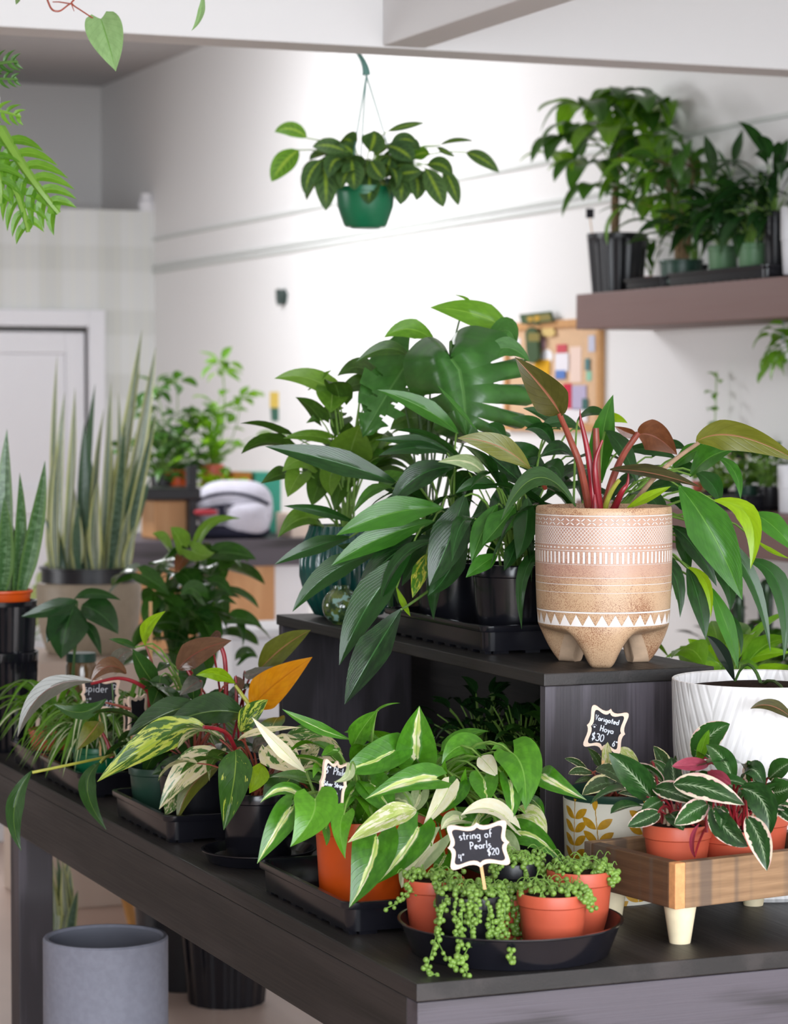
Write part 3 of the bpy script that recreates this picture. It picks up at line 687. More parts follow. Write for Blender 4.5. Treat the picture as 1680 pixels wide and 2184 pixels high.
def poly(mb,pts,off,t,mi=0):
    P=[on(0,XW-off,x,y) for x,y in pts]; n=len(P); vs=P+[p+Vector((-t,0,0)) for p in P]
    mb.add(vs,[tuple(range(n)),tuple(range(2*n-1,n-1,-1))]+[(j,(j+1)%n,n+(j+1)%n,n+j) for j in range(n)],mi=mi)
mb=MB(); poly(mb,[(1113,671),(1177,664),(1182,686),(1152,689),(1149,693),(1143,689),(1118,691)],.03,.012,0)
poly(mb,[(1121,675),(1172,669),(1176,683),(1124,687)],.042,.001,1); poly(mb,[(1145+6*math.cos(i*.7),679+7*math.sin(i*.7)) for i in range(9)],.0435,.001,2); poly(mb,[(1131+5*math.cos(i*.7),681+5*math.sin(i*.7)) for i in range(9)],.0435,.001,2)
obj('sign',mb,[M['emb'],M['gold2'],M['gold']],label='green banner shaped sign with gold emblems above the corkboard',cat='sign',smooth=False)
mb=MB(); poly(mb,[(1125,712),(1129,702),(1137,698),(1146,702),(1151,712),(1153,765),(1143,775),(1133,774),(1128,755)],.03,.012,0)
poly(mb,[(1127,710),(1150,710),(1151,728),(1126,728)],.042,.001,1)
obj('sign',mb,[M['emb'],M['gold2']],label='tall green rounded sign with a gold band over the corner of the corkboard',cat='sign',smooth=False)
mb=MB(); poly(mb,[(1156,700),(1166,694),(1180,698),(1186,712),(1176,718),(1158,716)],.02,.003,0)
obj('paper',mb,flat('tan_paper',(222,194,128),.7,.2),label='tan paper cutout between the two green signs on the corkboard',cat='paper',smooth=False,group=GP)
mb=MB(); poly(mb,[(600,620),(608,617),(613,628),(611,645),(604,651),(601,640)],.001,.03); obj('wall_hook',mb,flat('dark_hook',(46,66,62),.4),label='small dark hook alone on the white wall below the hanging plant',cat='hook',bevel=.004)
mb=MB(); poly(mb,[(577,836),(594,836),(594,870),(577,870)],.001,.004,0); poly(mb,[(578,870),(594,870),(594,898),(580,898)],.001,.004,1); obj('wall_sticker',mb,[flat('sticker_yellow',(226,196,88),.6),flat('sticker_green',(52,104,84),.6)],label='small yellow and green tag on the white wall behind the arrowhead plant',cat='tag',smooth=False)

# ------------------------------------------------------------------ counter
YC=10.47
def cp(px,py,Y=YC): return on(1,Y,px,py)
cl=cp(250,1152).x; crt=cp(668,1152).x; ct=cp(450,1152).z; cb=cp(450,1210).z
th=thing('counter','long counter with a thick black top and light wood front behind the plants','counter',((cl+crt)/2,YC,0))
mb=MB(); mb.box((cl,YC,cb),(crt,YC+.75,ct)); obj('countertop',mb,M['black_woodx'],th,smooth=False,bevel=.004)
def cpan(n,x0,x1,mt,dy=.05,z1=None): 
    m=MB(); m.box((cp(x0,1200).x,YC+dy,0),(cp(x1,1200).x,YC+.7,z1 or cb)); obj(n,m,mt,th,smooth=False)
cpan('panel',453,594,M['ply']); cpan('panel',300,430,M['ply']); cpan('post',430,453,M['black_woodz'],.02); cpan('side_panel',596,668,M['white'],.06)
# backpack
bp=cp(500,1148,YC+.2); k=pxm(depth(bp)); th=thing('backpack','grey backpack with dark navy straps lying on the counter','bag',(bp.x,bp.y,ct))
M['bagg']=flat('light_grey_fabric',(196,194,206),.85,.2,.06,90,.3); M['bagd']=flat('navy_fabric',(40,40,56),.85,.2,.1,90,.3)
def blob(mb,c,rx,ry,rz,nu=24,nv=14,pw=.7,mi=0):
    c=Vector(c); vs=[]
    sp=lambda v:math.copysign(abs(v)**pw,v)
    for j in range(nv+1):
        for i in range(nu):
            p=PI*j/nv; a=2*PI*i/nu; vs.append(c+RIGHT*(sp(math.cos(a))*sp(math.sin(p))*rx)+FWD*(sp(math.sin(a))*sp(math.sin(p))*ry)+UP*sp(math.cos(p))*rz)
    fs=[(j*nu+i,j*nu+(i+1)%nu,(j+1)*nu+(i+1)%nu,(j+1)*nu+i) for j in range(nv) for i in range(nu)]
    mb.add(vs,fs,mi=mi)
m=MB(); blob(m,bp+UP*(ct-bp.z+62*k),82*k,.13,60*k); blob(m,bp-FWD*.06+RIGHT*28*k+UP*(ct-bp.z+42*k),50*k,.12,40*k); obj('body',m,M['bagg'],th)
m=MB(); 
for y0,r in ((96,4),(70,4)): m.tube(smooth_curve([bp+RIGHT*-78*k-FWD*.12+UP*(ct-bp.z+(y0-18)*k),bp-FWD*.145+UP*(ct-bp.z+y0*k),bp+RIGHT*76*k-FWD*.1+UP*(ct-bp.z+(y0-24)*k)],10),r*k,n=6)
m.tube([bp-RIGHT*22*k-FWD*.15+UP*(ct-bp.z+70*k),bp-RIGHT*22*k-FWD*.15+UP*(ct-bp.z+34*k)],7*k,n=6); obj('strap',m,M['bagd'],th)
m=MB(); blob(m,bp-RIGHT*10*k-FWD*.03+UP*(ct-bp.z+14*k),88*k,.14,16*k); obj('underside',m,M['bagd'],th)
def cbox(name,lab,cat,x0,x1,y0,mt,Y=YC+.45,dep=.2,**k):
    a=cp(x0,y0,Y); b=cp(x1,y0,Y); m=MB(); m.box((a.x,Y,ct),(b.x,Y+dep,a.z)); return obj(name,m,mt,label=lab,cat=cat,smooth=False,bevel=.006,**k)
cbox('box','brown cardboard box on the counter behind the backpack','box',497,537,1008,flat('cardboard',(186,124,60),.8,.2),dep=.2)
cbox('bin','teal plastic bin on the counter beside the cardboard box','bin',543,600,1008,flat('teal_plastic',(54,160,136),.4,.4),dep=.25)
cbox('speaker','tall black device standing on the counter before the backpack','device',403,421,992,M['blkmat'],Y=YC+.1,dep=.05)
cbox('carton','brown wooden box under the black tray on the counter','box',330,400,1068,M['ply'],Y=YC+.15,dep=.2)
a=cp(300,1068,YC+.08); b=cp(425,1040,YC+.08); m=MB(); m.box((a.x,YC+.05,a.z),(b.x,YC+.35,b.z)); obj('tray',m,M['blkmat'],label='black tray on top of the brown wooden box on the counter',cat='tray',smooth=False,bevel=.01)
m=MB(); blob(m,cp(440,1092,YC)+FWD*-.03,.05,.02,.012); obj('cap',m,flat('red_fabric',(160,40,52),.8),label='dark red strip lying in front of the backpack on the counter',cat='strap')
m=MB(); a=cp(614,1140,YC+.15); m.box((a.x,YC+.1,ct),(a.x+.09,YC+.3,ct+.1)); obj('paper_stack',m,flat('peach_paper',(232,212,196),.7),label='pale stack of paper on the counter beside the backpack',cat='paper',smooth=False)
G='plants on the counter'
for px,py,r,h,mt,lab,fm,n,hh in ((376,1062,26,60,'orange','bushy plant in an orange pot at the snake plant end of the counter','bgm',40,.28),(452,1030,26,40,'terra','tall loose plant in a terracotta pot on the counter above the backpack','bgl',46,.4),(345,1062,24,50,'blkmat','mid green vine plant in a black pot on the counter behind the snake plant','bgm',40,.36)):
    Y=YC+.5; c=cp(px,py,Y); k=pxm(depth(c)); c.z=ct+ (0.0); hh_=(cp(px,py-h,Y).z-ct)
    th=potted('potted_plant',lab,'plant',c,r*k,r*k*.8,max(.08,hh_),M[mt],G); fo=MB(); st=MB(); t=c+UP*max(.08,hh_)*.86
    fill(fo,t,n,(.03,hh*.7),(.07,.12),(.04,.07),(15,88),.5,'ovate',stem=st)
    for i in range(3):
        e=t+UP*hh*random.uniform(.8,1.25)+RIGHT*random.uniform(-.13,.16); st.tube(smooth_curve([t,(t+e)/2+RIGHT*.03,e],6),.003,.002)
        fill(fo,e,7,(.0,.05),(.06,.1),(.035,.055),(-20,70),.4,'ovate',stem=st); fill(fo,(e+t)/2+UP*.03,6,(.02,.08),(.06,.1),(.04,.055),(-20,60),.4,'ovate',stem=st)
    obj('foliage',fo,M[fm],th); obj('stem',st,M['grn_st'],th)
c=cp(470,1010,YC+.35); k=pxm(depth(c)); c.z=ct
bush('potted_plant','low yellow green plant in a cream pot behind the backpack','plant',c,34*k,30*k,80*k,M['beige'],lambda f,s,c:fill(f,c,60,(.02,.1),(.05,.09),(.035,.05),(0,85),.5,'ovate',stem=s),G,['lime'])
# white bin on the floor behind
a=at(490,1345,8.9); m=MB(); m.box((a.x,a.y,0),(a.x+.45,a.y+.35,a.z-.03)); m.box((a.x-.012,a.y-.012,a.z-.03),(a.x+.462,a.y+.362,a.z)); obj('storage_bin',m,M['white'],label='white storage bin with a lid standing before the counter',cat='bin',smooth=False,bevel=.01)

# ------------------------------------------------------------------ plants behind the table on the left
d=8.1; k=pxm(d); c=at(190,1392,d); zc=at(190,1240,d).z
m=MB(); pz=c.z; m.box((c.x-.22,c.y-.22,0),(c.x+.22,c.y+.22,pz)); obj('plinth',m,M['paleblock'],label='pale beige plinth carrying the beige snake plant pot',cat='plinth',smooth=False,bevel=.006)
th=thing('snake_plant','tall striped snake plant in a large beige pot with a black liner','plant',c)
m=MB(); h=zc-pz; r=112*k
m.lathe(c,[(0,.002),(r*.74,0),(r*.82,.01),(r*.93,h*.3),(r,h*.7),(r*1.0,h*.93),(r*.97,h*.985),(r*.93,h),(r*.9,h*.97),(r*.88,h*.5),(0,h*.45)],56); obj('pot',m,M['beige'],th)
m=MB(); zr=at(190,1208,d).z-pz; m.lathe(c,[(r*.84,h*.7),(r*.88,h*.985),(r*.9,h*.99),(r*.9,zr*.97),(r*.94,zr*.975),(r*.94,zr),(r*.88,zr),(r*.84,zr*.9),(0,zr*.9)],56); obj('liner',m,M['blkmat'],th)
soil(c,r*.84,zr*.93,th)
fo=MB()
tips=[(122,755,118,1215,16),(138,835,125,1215,20),(160,825,140,1215,24),(203,818,170,1215,20),(237,812,215,1215,18),(252,835,240,1215,16),(303,702,225,1215,30),(332,738,240,1215,32),(335,875,262,1215,22),(300,780,232,1215,24),(222,870,200,1215,20),(180,900,180,1215,24),(190,960,190,1215,22),(92,1100,128,1215,14),(110,1080,140,1215,18),(160,1060,165,1215,24),(185,1030,190,1215,22),(250,1040,240,1215,22),(275,1085,255,1215,20),(145,1110,150,1215,18),(215,1110,215,1215,20),(235,1000,228,1215,22),(300,960,248,1215,22),(320,1020,240,1215,26),(300,1060,250,1215,22),(265,900,235,1215,24),(150,1000,155,1215,24),(210,1020,205,1215,24),(240,950,222,1215,24),(170,1070,170,1215,22),(130,930,122,1215,24),(200,1080,190,1215,20),(280,980,245,1215,24),(228,1060,228,1215,22),(115,960,112,1215,22),(290,1120,270,1215,20)]
for i,(tx,ty,bx,by,w) in enumerate(tips):
    dd=random.uniform(-.11,.11); B=at(bx,by,d+dd*.8); T=at(tx,ty,d+dd*1.3); Mid=(B+T)/2+RIGHT*random.uniform(-.012,.012)
    leaf(fo,B,Mid,T,w*1.25*k,(-FWD+RIGHT*random.uniform(-.9,.9)).normalized(),'strap',fold=20,nt=14,nu=3,wave=.04)
obj('foliage',fo,M['snake'],th)
# stacked black pots with a snake plant on the table's far end
d=5.85; k=pxm(d); ZT=.75
c=at(6,1560,d); c.z=ZT
G='black ribbed pots stacked at the far end of the table'
h1=at(6,1388,d).z-ZT; h2=at(6,1278,d).z-ZT
m=MB(); ribbed(m,c,74*k,66*k,h1,nr=30,amp=.025); obj('nursery_pot',m,M['blkpl'],label='black ribbed nursery pot at the far table end, lower of the stacked two',cat='pot',group=G)
m=MB(); ribbed(m,c+UP*h1,72*k,66*k,h2-h1-.002,nr=30,amp=.025); obj('nursery_pot',m,M['blkpl'],label='black ribbed nursery pot under the orange pot, upper of the stacked two',cat='pot',group=G)
c2=c+UP*(h2-.03); th=potted('snake_plant','green banded snake plant in an orange pot on top of the stacked black pots','plant',c2,66*k,55*k,.052,M['orange'])
fo=MB()
for tx,ty,bx,w in ((15,915,12,30),(42,1008,34,18),(96,982,44,24),(-15,960,-5,30),(25,1110,24,18),(55,1120,50,14),(-30,1050,-20,26),(8,1060,2,24)):
    dd=random.uniform(-.04,.04); B=at(bx,1262,d+dd); T=at(tx,ty,d+dd*2); leaf(fo,B,(B+T)/2+RIGHT*random.uniform(-.008,.008),T,w*1.7*k,(-FWD+RIGHT*random.uniform(-.5,.5)).normalized(),'strap',fold=22,nt=14,wave=.03)
obj('foliage',fo,M['snakeg'],th)
# dark quilted leaf plant
d=5.8; k=pxm(d); c=at(150,1560,d); c.z=ZT
th=potted('potted_plant','plant with broad dark quilted leaves hanging before the beige pot','plant',c,.05,.042,.085,M['blkmat']); fo=MB(); st=MB()
for q,w in (((165,1282,110,1300,45,1315),40),((160,1290,140,1345,130,1405),95),((175,1292,215,1310,252,1352),62),((160,1275,205,1266,258,1280),24),((180,1325,200,1355,216,1398),24),((150,1300,120,1330,100,1372),40)):
    pleaf(fo,PX,q,w,d,tilt=18,shape='ovate',nt=10)
    st.tube(smooth_curve([c+UP*.07,at(158,1400,d),at(q[0],q[1],d)],6),.003,.002)
obj('foliage',fo,M['bgd'],th); obj('stem',st,M['dk_st'],th)
# climbing pothos behind the table
Z3=Reg(0,680,.369); d=6.75; k=pxm(d); c=at(392,1500,d+.1); c.z=0
th=potted('pothos','climbing pothos with dark green heart leaves behind the far end of the table','plant',c,.15,.12,.5,M['blkmat']); fo=MB(); st=MB()
for q,w,mi in (((1150,1270,1240,1170,1390,1155),70,1),((970,1320,930,1270,880,1240),90,1),((1050,1310,1020,1250,985,1205),120,1),((1110,1340,1180,1370,1240,1350),110,1),((1265,1350,1380,1360,1480,1390),120,0),((1220,1520,1290,1540,1340,1610),80,0),((1260,1640,1300,1625,1370,1650),60,0),((1350,1730,1430,1740,1515,1780),100,0),((820,1480,900,1530,980,1600),120,0),((1060,1380,1040,1420,1010,1470),90,2),((1160,1600,1100,1560,1040,1600),120,0),((1280,1640,1290,1700,1310,1790),90,0),((1100,1700,1180,1720,1250,1760),100,0),((1390,1960,1440,1930,1490,1960),90,0),((880,1640,850,1700,830,1760),100,0)):
    pleaf(fo,Z3,q,w,d-random.uniform(0,.25),shape='heart',nt=10,nu=3,mi=mi)
for i in range(9):
    p=at(390+random.uniform(-55,75),1215+i*24,d+random.uniform(-.1,.15)); fill(fo,p,7,(.04,.12),(.08,.13),(.055,.085),(-20,70),.6,'heart',stem=st)
st.tube([c+UP*.45,at(395,1300,d),at(390,1180,d)],.012,.006); obj('foliage',fo,[M['pothos'],M['synb'],M['copper']],th); obj('stem',st,M['dk_st'],th)
m=MB(); m.tube([at(321,1283,6.2),at(321,1420,6.2)-UP*.3],.0045,n=8); m.v=[(x,y,z) for x,y,z in m.v]; obj('stake',m,M['stake'],th)
# lidded jar
_d=5.93; _k=pxm(_d); _c=at(174,1600,_d); _c.z=ZT; _h=at(174,1392,_d).z-ZT
th=thing('lidded_jar','tall brown glass jar with a dark green lid before the beige pot','jar',_c)
m=MB(); m.lathe(_c,[(0,.001),(31*_k,0),(33*_k,.004),(33*_k,_h-.03),(29*_k,_h-.018),(0,_h-.018)],40); obj('body',m,flat('brown_glass',(112,84,52),.12,.6,.2,30,coat=.4),th)
m=MB(); m.lathe(_c,[(0,_h-.02),(32*_k,_h-.02),(32*_k,_h-.001),(31*_k,_h),(0,_h)],40); obj('lid',m,M['dkgreen'],th)
_c=at(52,1330,9.3); _c.z=.55
bush('potted_plant','pale silvery green plant far behind, between the two snake plants','plant',_c,.1,.08,.14,M['white'],lambda f,s,c:fill(f,c,46,(.05,.26),(.09,.15),(.05,.08),(15,88),.5,'ovate',stem=s),'plants on the far floor stand',['pale'])
m=MB(); m.box((_c.x-.2,_c.y-.2,0),(_c.x+.2,_c.y+.2,.55)); obj('stand',m,M['white'],label='white stand carrying the pale silvery plant far behind',cat='stand',smooth=False,bevel=.006)
d=6.9; k=pxm(d); c=at(172,1440,d); jz=at(172,1400,d).z; c.z=jz-.06
# ------------------------------------------------------------------ under the table
d=5.2; k=pxm(d); c=at(225,1996,d); zt=c.z; c.z=0; r=134*k
th=thing('planter','large empty grey cylinder planter on the floor beside the table leg','planter',c)
m=MB(); m.lathe(c,[(0,.004),(r*.93,0),(r*.955,.01),(r,zt*.6),(r,zt-.004),(r-.003,zt),(r-.009,zt),(r-.012,zt-.005)],72); obj('body',m,M['grey'],th)
m=MB(); m.lathe(c,[(r-.012,zt-.005),(r-.014,zt*.5),(r*.88,.02),(0,.018)],72); obj('inside',m,M['greyin'],th)
d=6.5; k=pxm(d); c=on(2,0,483,2135); h=at(483,1900,d).z
m=MB(); ribbed(m,c,104*k,82*k,h,nr=16,amp=.03); obj('bucket',m,M['blkpl'],label='black ribbed bucket on the floor behind the table apron',cat='bucket')
th=thing('plantstand','wooden stool with leaning pine legs under the table','plantstand',(on(2,0,330,2150).x,on(2,0,330,2150).y,0))  # easel-like plant stand with leaning legs, its round top is invented
d=7.6
for q in ((250,1830,292,2010),(372,1960,420,2190),(330,1800,330,2080)):
    m=MB(); a=at(q[0],q[1],d if q[0]!=330 else d+.35); b=on(2,0,q[2],q[3]) if False else at(q[2],q[3],d if q[0]!=330 else d+.35)
    b=a+(b-a)*((a.z)/(a.z-b.z)); m.tube([a,b],.019,.014,n=10); obj('leg',m,M['easel'],th)
m=MB(); a=at(310,1815,d); m.lathe((a.x,a.y,a.z-.02),[(0,0),(.19,0),(.2,.012),(.2,.03),(.19,.04),(0,.04)],40); obj('stand_top',m,M['easel'],th)
d=6.6; c=at(128,1985,d); c.z=.0
th=potted('snake_plant','yellow edged snake plant on the floor seen past the table leg','plant',c,.09,.075,at(128,2010,d).z,M['blkmat']); fo=MB()
for i in range(14):
    bx=random.uniform(105,150); B=at(bx,2010,d+random.uniform(-.05,.05)); T=at(bx+random.uniform(-18,22),random.uniform(1790,1900),d+random.uniform(-.1,.1))
    leaf(fo,B,(B+T)/2+RIGHT*random.uniform(-.02,.02),T,.03,(-FWD+RIGHT*random.uniform(-.9,.9)).normalized(),'strap',nt=10)
obj('foliage',fo,M['snake'],th)

# ------------------------------------------------------------------ hanging plants
d=6.95; k=pxm(d); c=at(779,484,d); r=61*k
th=thing('hanging_basket','prayer plant with dark herringbone leaves in a green hanging pot','plant',c)
h=at(779,400,d).z-c.z
m=MB(); m.lathe(c,[(0,.004),(r*.7,0),(r*.76,.006),(r*.97,h*.5),(r*1.02,h*.86),(r*1.07,h*.87),(r*1.07,h),(r*.98,h),(r*.94,h*.8),(0,h*.78)],48); m.lathe(c-UP*.004,[(0,0),(r*.5,0),(r*.55,.006),(0,.006)],32); obj('pot',m,M['green'],th)
soil(c,r*.94,h*.9,th)
w=MB(); ap=at(781,160,d)
for x,y,dd in ((755,320,-.05),(770,320,.07),(830,320,0)): w.tube([ap,at(x,y,d+dd)],.0022,.0018,n=6); w.tube([at(x,y,d+dd),c+UP*h+(at(x,y,d+dd)-c-UP*(at(x,y,d+dd).z-c.z))*.9],.0018,n=6)
t0=at(762,112,d)
w.tube(smooth_curve([ap+UP*.0,(ap+t0)/2+RIGHT*.006,t0],5),.012,.005,n=8); w.tube([t0,Vector((t0.x-.03,t0.y,ZCEIL))],.003,n=6)
obj('hanger',w,M['wire'],th)
fo=MB(); st=MB(); ZM=Reg(550,230,.3214)
hero=[((325,200,220,140,110,160),100,1),((270,280,170,370,90,490),150,1),((860,155,980,120,1105,100),50,0),((1210,245,1310,215,1430,220),35,0),((1190,260,1240,290,1310,325),40,0),((1380,295,1490,340,1600,430),95,0),((440,330,450,500,450,685),160,0),((420,350,340,450,320,585),110,0),((620,330,630,440,640,545),150,0),((740,430,740,540,735,640),150,0),((750,350,790,420,840,475),130,0),((940,380,950,510,945,645),160,0),((1110,400,1180,530,1230,660),140,0),((1230,400,1290,520,1330,650),100,0),((580,290,470,250,360,260),110,0),((740,290,770,210,770,150),170,0),((880,260,970,210,1060,245),100,0),((860,250,960,290,1030,360),150,0),((1020,330,1090,300,1140,310),90,1),((1030,420,1060,510,1050,615),120,0),((620,330,560,370,520,400),130,0),((880,330,860,400,850,440),120,0),((1120,380,1220,380,1290,460),110,0),((640,300,600,270,560,240),110,0),((930,440,1000,430,1090,420),120,0),((560,420,520,480,500,560),120,0)]
for q,wd,mi in hero: B,Mm,T=pleaf(fo,ZM,q,wd,d-.05+random.uniform(-.06,.03),shape='ell',nt=10,nu=3,mi=mi,tilt=random.uniform(0,15),fold=10); st.tube(smooth_curve([c+UP*h*.9,(c+UP*(h+.03)+B)/2+UP*.015,B],5),.0022,.0016,n=5)
fill(fo,c+UP*h,48,(.04,.12),(.08,.11),(.048,.062),(10,70),.7,'ell',stem=st,fold=10)
obj('foliage',fo,[M['mara'],M['maral']],th); obj('stem',st,M['grn_st'],th)
# trailing vine above the frame
d=3.75; p=at(120,-150,d); th=thing('hanging_vine','hanging vine with one pale green heart leaf at the top of the picture','plant',p)
m=MB(); nursery(m,p,.07,.055,.1); obj('pot',m,M['white'],th); w=MB(); w.tube([p+UP*.1,Vector((p.x,p.y,ZCEIL))],.002); obj('hanger',w,M['wire'],th)
fo=MB(); st=MB()
pleaf(fo,PX,(215,40,232,95,247,152),80,d-.03,tilt=20,tw=8,shape='heart',nt=18,nu=5,fold=12,lobe=.1)
pleaf(fo,PX,(432,-20,428,30,408,66),16,d,tilt=0,shape='lance'); pleaf(fo,PX,(40,-12,38,0,34,10),12,d,shape='lance')
st.tube(smooth_curve([p+UP*.08,at(95,-60,d-.08),at(105,10,d-.08),at(125,24,d-.08),at(150,8,d-.06),at(160,14,d-.05),at(200,40,d-.03)],6),.0016,.001,n=6)
st.tube(smooth_curve([at(152,6,d-.06),at(190,-30,d-.05),at(320,-60,d),at(435,-25,d)],6),.0014,.001,n=6)
st.tube([at(150,8,d-.06),at(126,4,d-.06),at(112,4,d-.06)],.0012,.0008,n=5); st.tube([at(152,8,d-.06),at(158,24,d-.06)],.001,.0005,n=5)
st.tube(smooth_curve([p+UP*.08,at(60,-60,d),at(40,-10,d)],5),.0014,.001)
obj('foliage',fo,leafmat('pale_heart_leaf',(104,140,84),(126,158,106),rib=(90,140,60),rough=.35,veins=8),th); obj('stem',st,M['rust_st'],th)
# split leaf philodendron at the left edge
d=5.0; k=pxm(d); p=at(-90,260,d); th=thing('hanging_philodendron','bright green philodendron with deeply cut leaves hanging at the left frame edge','plant',p)
m=MB(); nursery(m,p-UP*.06,.08,.065,.11); obj('pot',m,M['white'],th); w=MB(); w.tube([p+UP*.05,Vector((p.x,p.y,ZCEIL))],.002); obj('hanger',w,M['wire'],th)
fo=MB(); st=MB()
def cutleaf(q,w,n,d,mi=0):
    a,b,t=at(q[0],q[1],d),at(q[2],q[3],d-.03),at(q[4],q[5],d-.03); cv=smooth_curve([a,b,t],n*2)
    fo.tube(cv,w*k*.09,w*k*.04,n=6,mi=mi)
    for i in range(1,n*2):
        tt=i/(n*2); tg=(cv[min(i+1,n*2)]-cv[i-1]).normalized(); s=1 if i%2 else -1
        sd=tg.cross(-FWD).normalized()*s; l=w*k*.5*(.6+.6*math.sin(PI*min(.95,tt+.1)))
        leaf(fo,cv[i],cv[i]+(sd*.8+tg*.5)*l*.5,cv[i]+(sd*.72+tg*.85)*l,w*k*.16,(-FWD+UP*.4).normalized(),'strap',nt=6,nu=2,mi=mi)
    leaf(fo,cv[-3],cv[-2],cv[-1],w*k*.25,(-FWD+UP*.3).normalized(),'lance',nt=6,nu=2,mi=mi)
    st.tube(smooth_curve([p+UP*.04,(p+a)/2+UP*.03,a],5),.003,.002)
for q,w,n in (((0,275,60,370,125,455),150,7),((-10,330,35,410,60,495),120,6),((-60,150,0,135,38,132),60,5),((-60,170,0,168,38,170),50,5),((-50,230,5,238,45,250),60,5),((-70,300,-10,360,0,440),110,6)): cutleaf(q,w,n,d,0 if q[1]>200 else 1)
obj('foliage',fo,[M['bgl'],M['bgm']],th); obj('stem',st,M['grn_st'],th)
# ------------------------------------------------------------------ display table
C0=on(2,ZT,897,2098); TX,TY=C0.x-.006,C0.y; TL=2.86; TW=1.25
th=thing('display_table','long black stained wood table carrying the trays of plants','table',(TX+TW/2,TY+TL/2,0))
m=MB(); m.box((TX,TY,ZT-.025),(TX+TW,TY+TL,ZT)); obj('tabletop',m,M['black_wood'],th,smooth=False,bevel=.002)
ap=.108
m=MB(); m.box((TX+.002,TY+.002,ZT-.026-ap),(TX+TW-.002,TY+.04,ZT-.026)); obj('apron',m,M['black_woodx'],th,smooth=False,bevel=.002)
m=MB(); m.box((TX+.002,TY+TL-.04,ZT-.026-ap),(TX+TW-.002,TY+TL-.002,ZT-.026)); obj('apron',m,M['black_woodx'],th,smooth=False,bevel=.002)
for x in (TX+.002,TX+TW-.04):
    m=MB(); m.box((x,TY+.041,ZT-.026-ap),(x+.038,TY+TL-.041,ZT-.026)); obj('apron',m,M['black_wood'],th,smooth=False,bevel=.002)
ly=on(0,TX+.04,55,1900).y
for x in (TX+.041,TX+TW-.131):
    for y in (TY+.045,ly+.065):
        m=MB(); m.box((x,y,0),(x+.076,y+.076,ZT-.026)); obj('leg',m,M['black_woodz'],th,smooth=False,bevel=.003)
# riser
RZ=ZT+.341; rc=on(2,RZ,1160,1437); re_=on(2,RZ,598,1310); RX,RY=rc.x,rc.y; RW=on(1,RY,1523,1440).x-RX; RL=re_.y-RY
th=thing('riser_shelf','black stained wooden riser standing on the table under the big plants','shelf',(RX+RW/2,RY+RL/2,ZT))
m=MB(); m.box((RX,RY,RZ-.021),(RX+RW,RY+RL,RZ)); obj('top_board',m,M['black_wood'],th,smooth=False,bevel=.002)
for y in (RY+.004,RY+RL-.024):
    m=MB(); m.box((RX+.004,y,ZT),(RX+RW-.004,y+.02,RZ-.021)); obj('end_panel',m,M['black_woodz'],th,smooth=False,bevel=.0015)
m=MB(); m.box((RX+RW-.02,RY+.025,ZT),(RX+RW-.005,RY+RL-.025,RZ-.021)); obj('back_panel',m,M['black_wood'],th,smooth=False)  # added panel that keeps the space under the riser dark
# plants in the shade under the riser
G='plants in the shade under the riser'
tray('black tray in the shade under the riser',(RX+.07,RY+.08),(RX+RW-.03,RY+.78),ZT,'trays on the table')
for i,(y,lab,mt) in enumerate(((.16,'dark leafy plant in the shade under the riser nearest its end panel','bgm'),(.30,'small leaved dark plant in the shade under the middle of the riser','bgm'),(.45,'small leaved dark plant under the riser beside the tall chevron of daylight at its back','bgd'),(.62,'small leaved dark plant deepest in the shade under the riser','bgd'))):
    bush('potted_plant',['dark leafy plant in the shade under the riser nearest its end panel','small leaved dark plant under the riser, second from its end panel','small leaved dark plant under the riser, third from its end panel','small leaved dark plant deepest in the shade under the riser'][i],'plant',Vector((RX+.17,RY+y,ZT+.012)),.05,.042,.085,M['blkmat'],lambda f,s,c:fill(f,c,150 if i else 30,(.03,.16),(.035,.055) if i else (.05,.08),(.016,.026) if i else (.04,.06),(0,85),.6,'ovate',stem=s,nt=5,nu=1),G,[mt])
# trays on the table edge
GT='trays on the table'
TRX=TX+.022
def tz(px,py): return on(2,ZT,px,py)
y1=tz(726,2001).y; tray('black tray holding the orange pots nearest the front of the table',(TRX,y1),(TRX+.285,y1+.40),ZT,GT)
y2=tz(345,1803).y; tray('black tray of variegated philodendrons along the middle of the table edge',(TRX-.004,y2),(TRX+.281,y2+.36),ZT,GT)
y3=tz(165,1706).y; tray('black tray holding the green spider plant pot far along the table edge',(TRX-.004,y3),(TRX+.281,y3+.33),ZT,GT)
tray('black tray with the small terracotta pot at the far end of the table',(TRX-.004,y3+.36),(TRX+.281,y3+.58),ZT,GT)
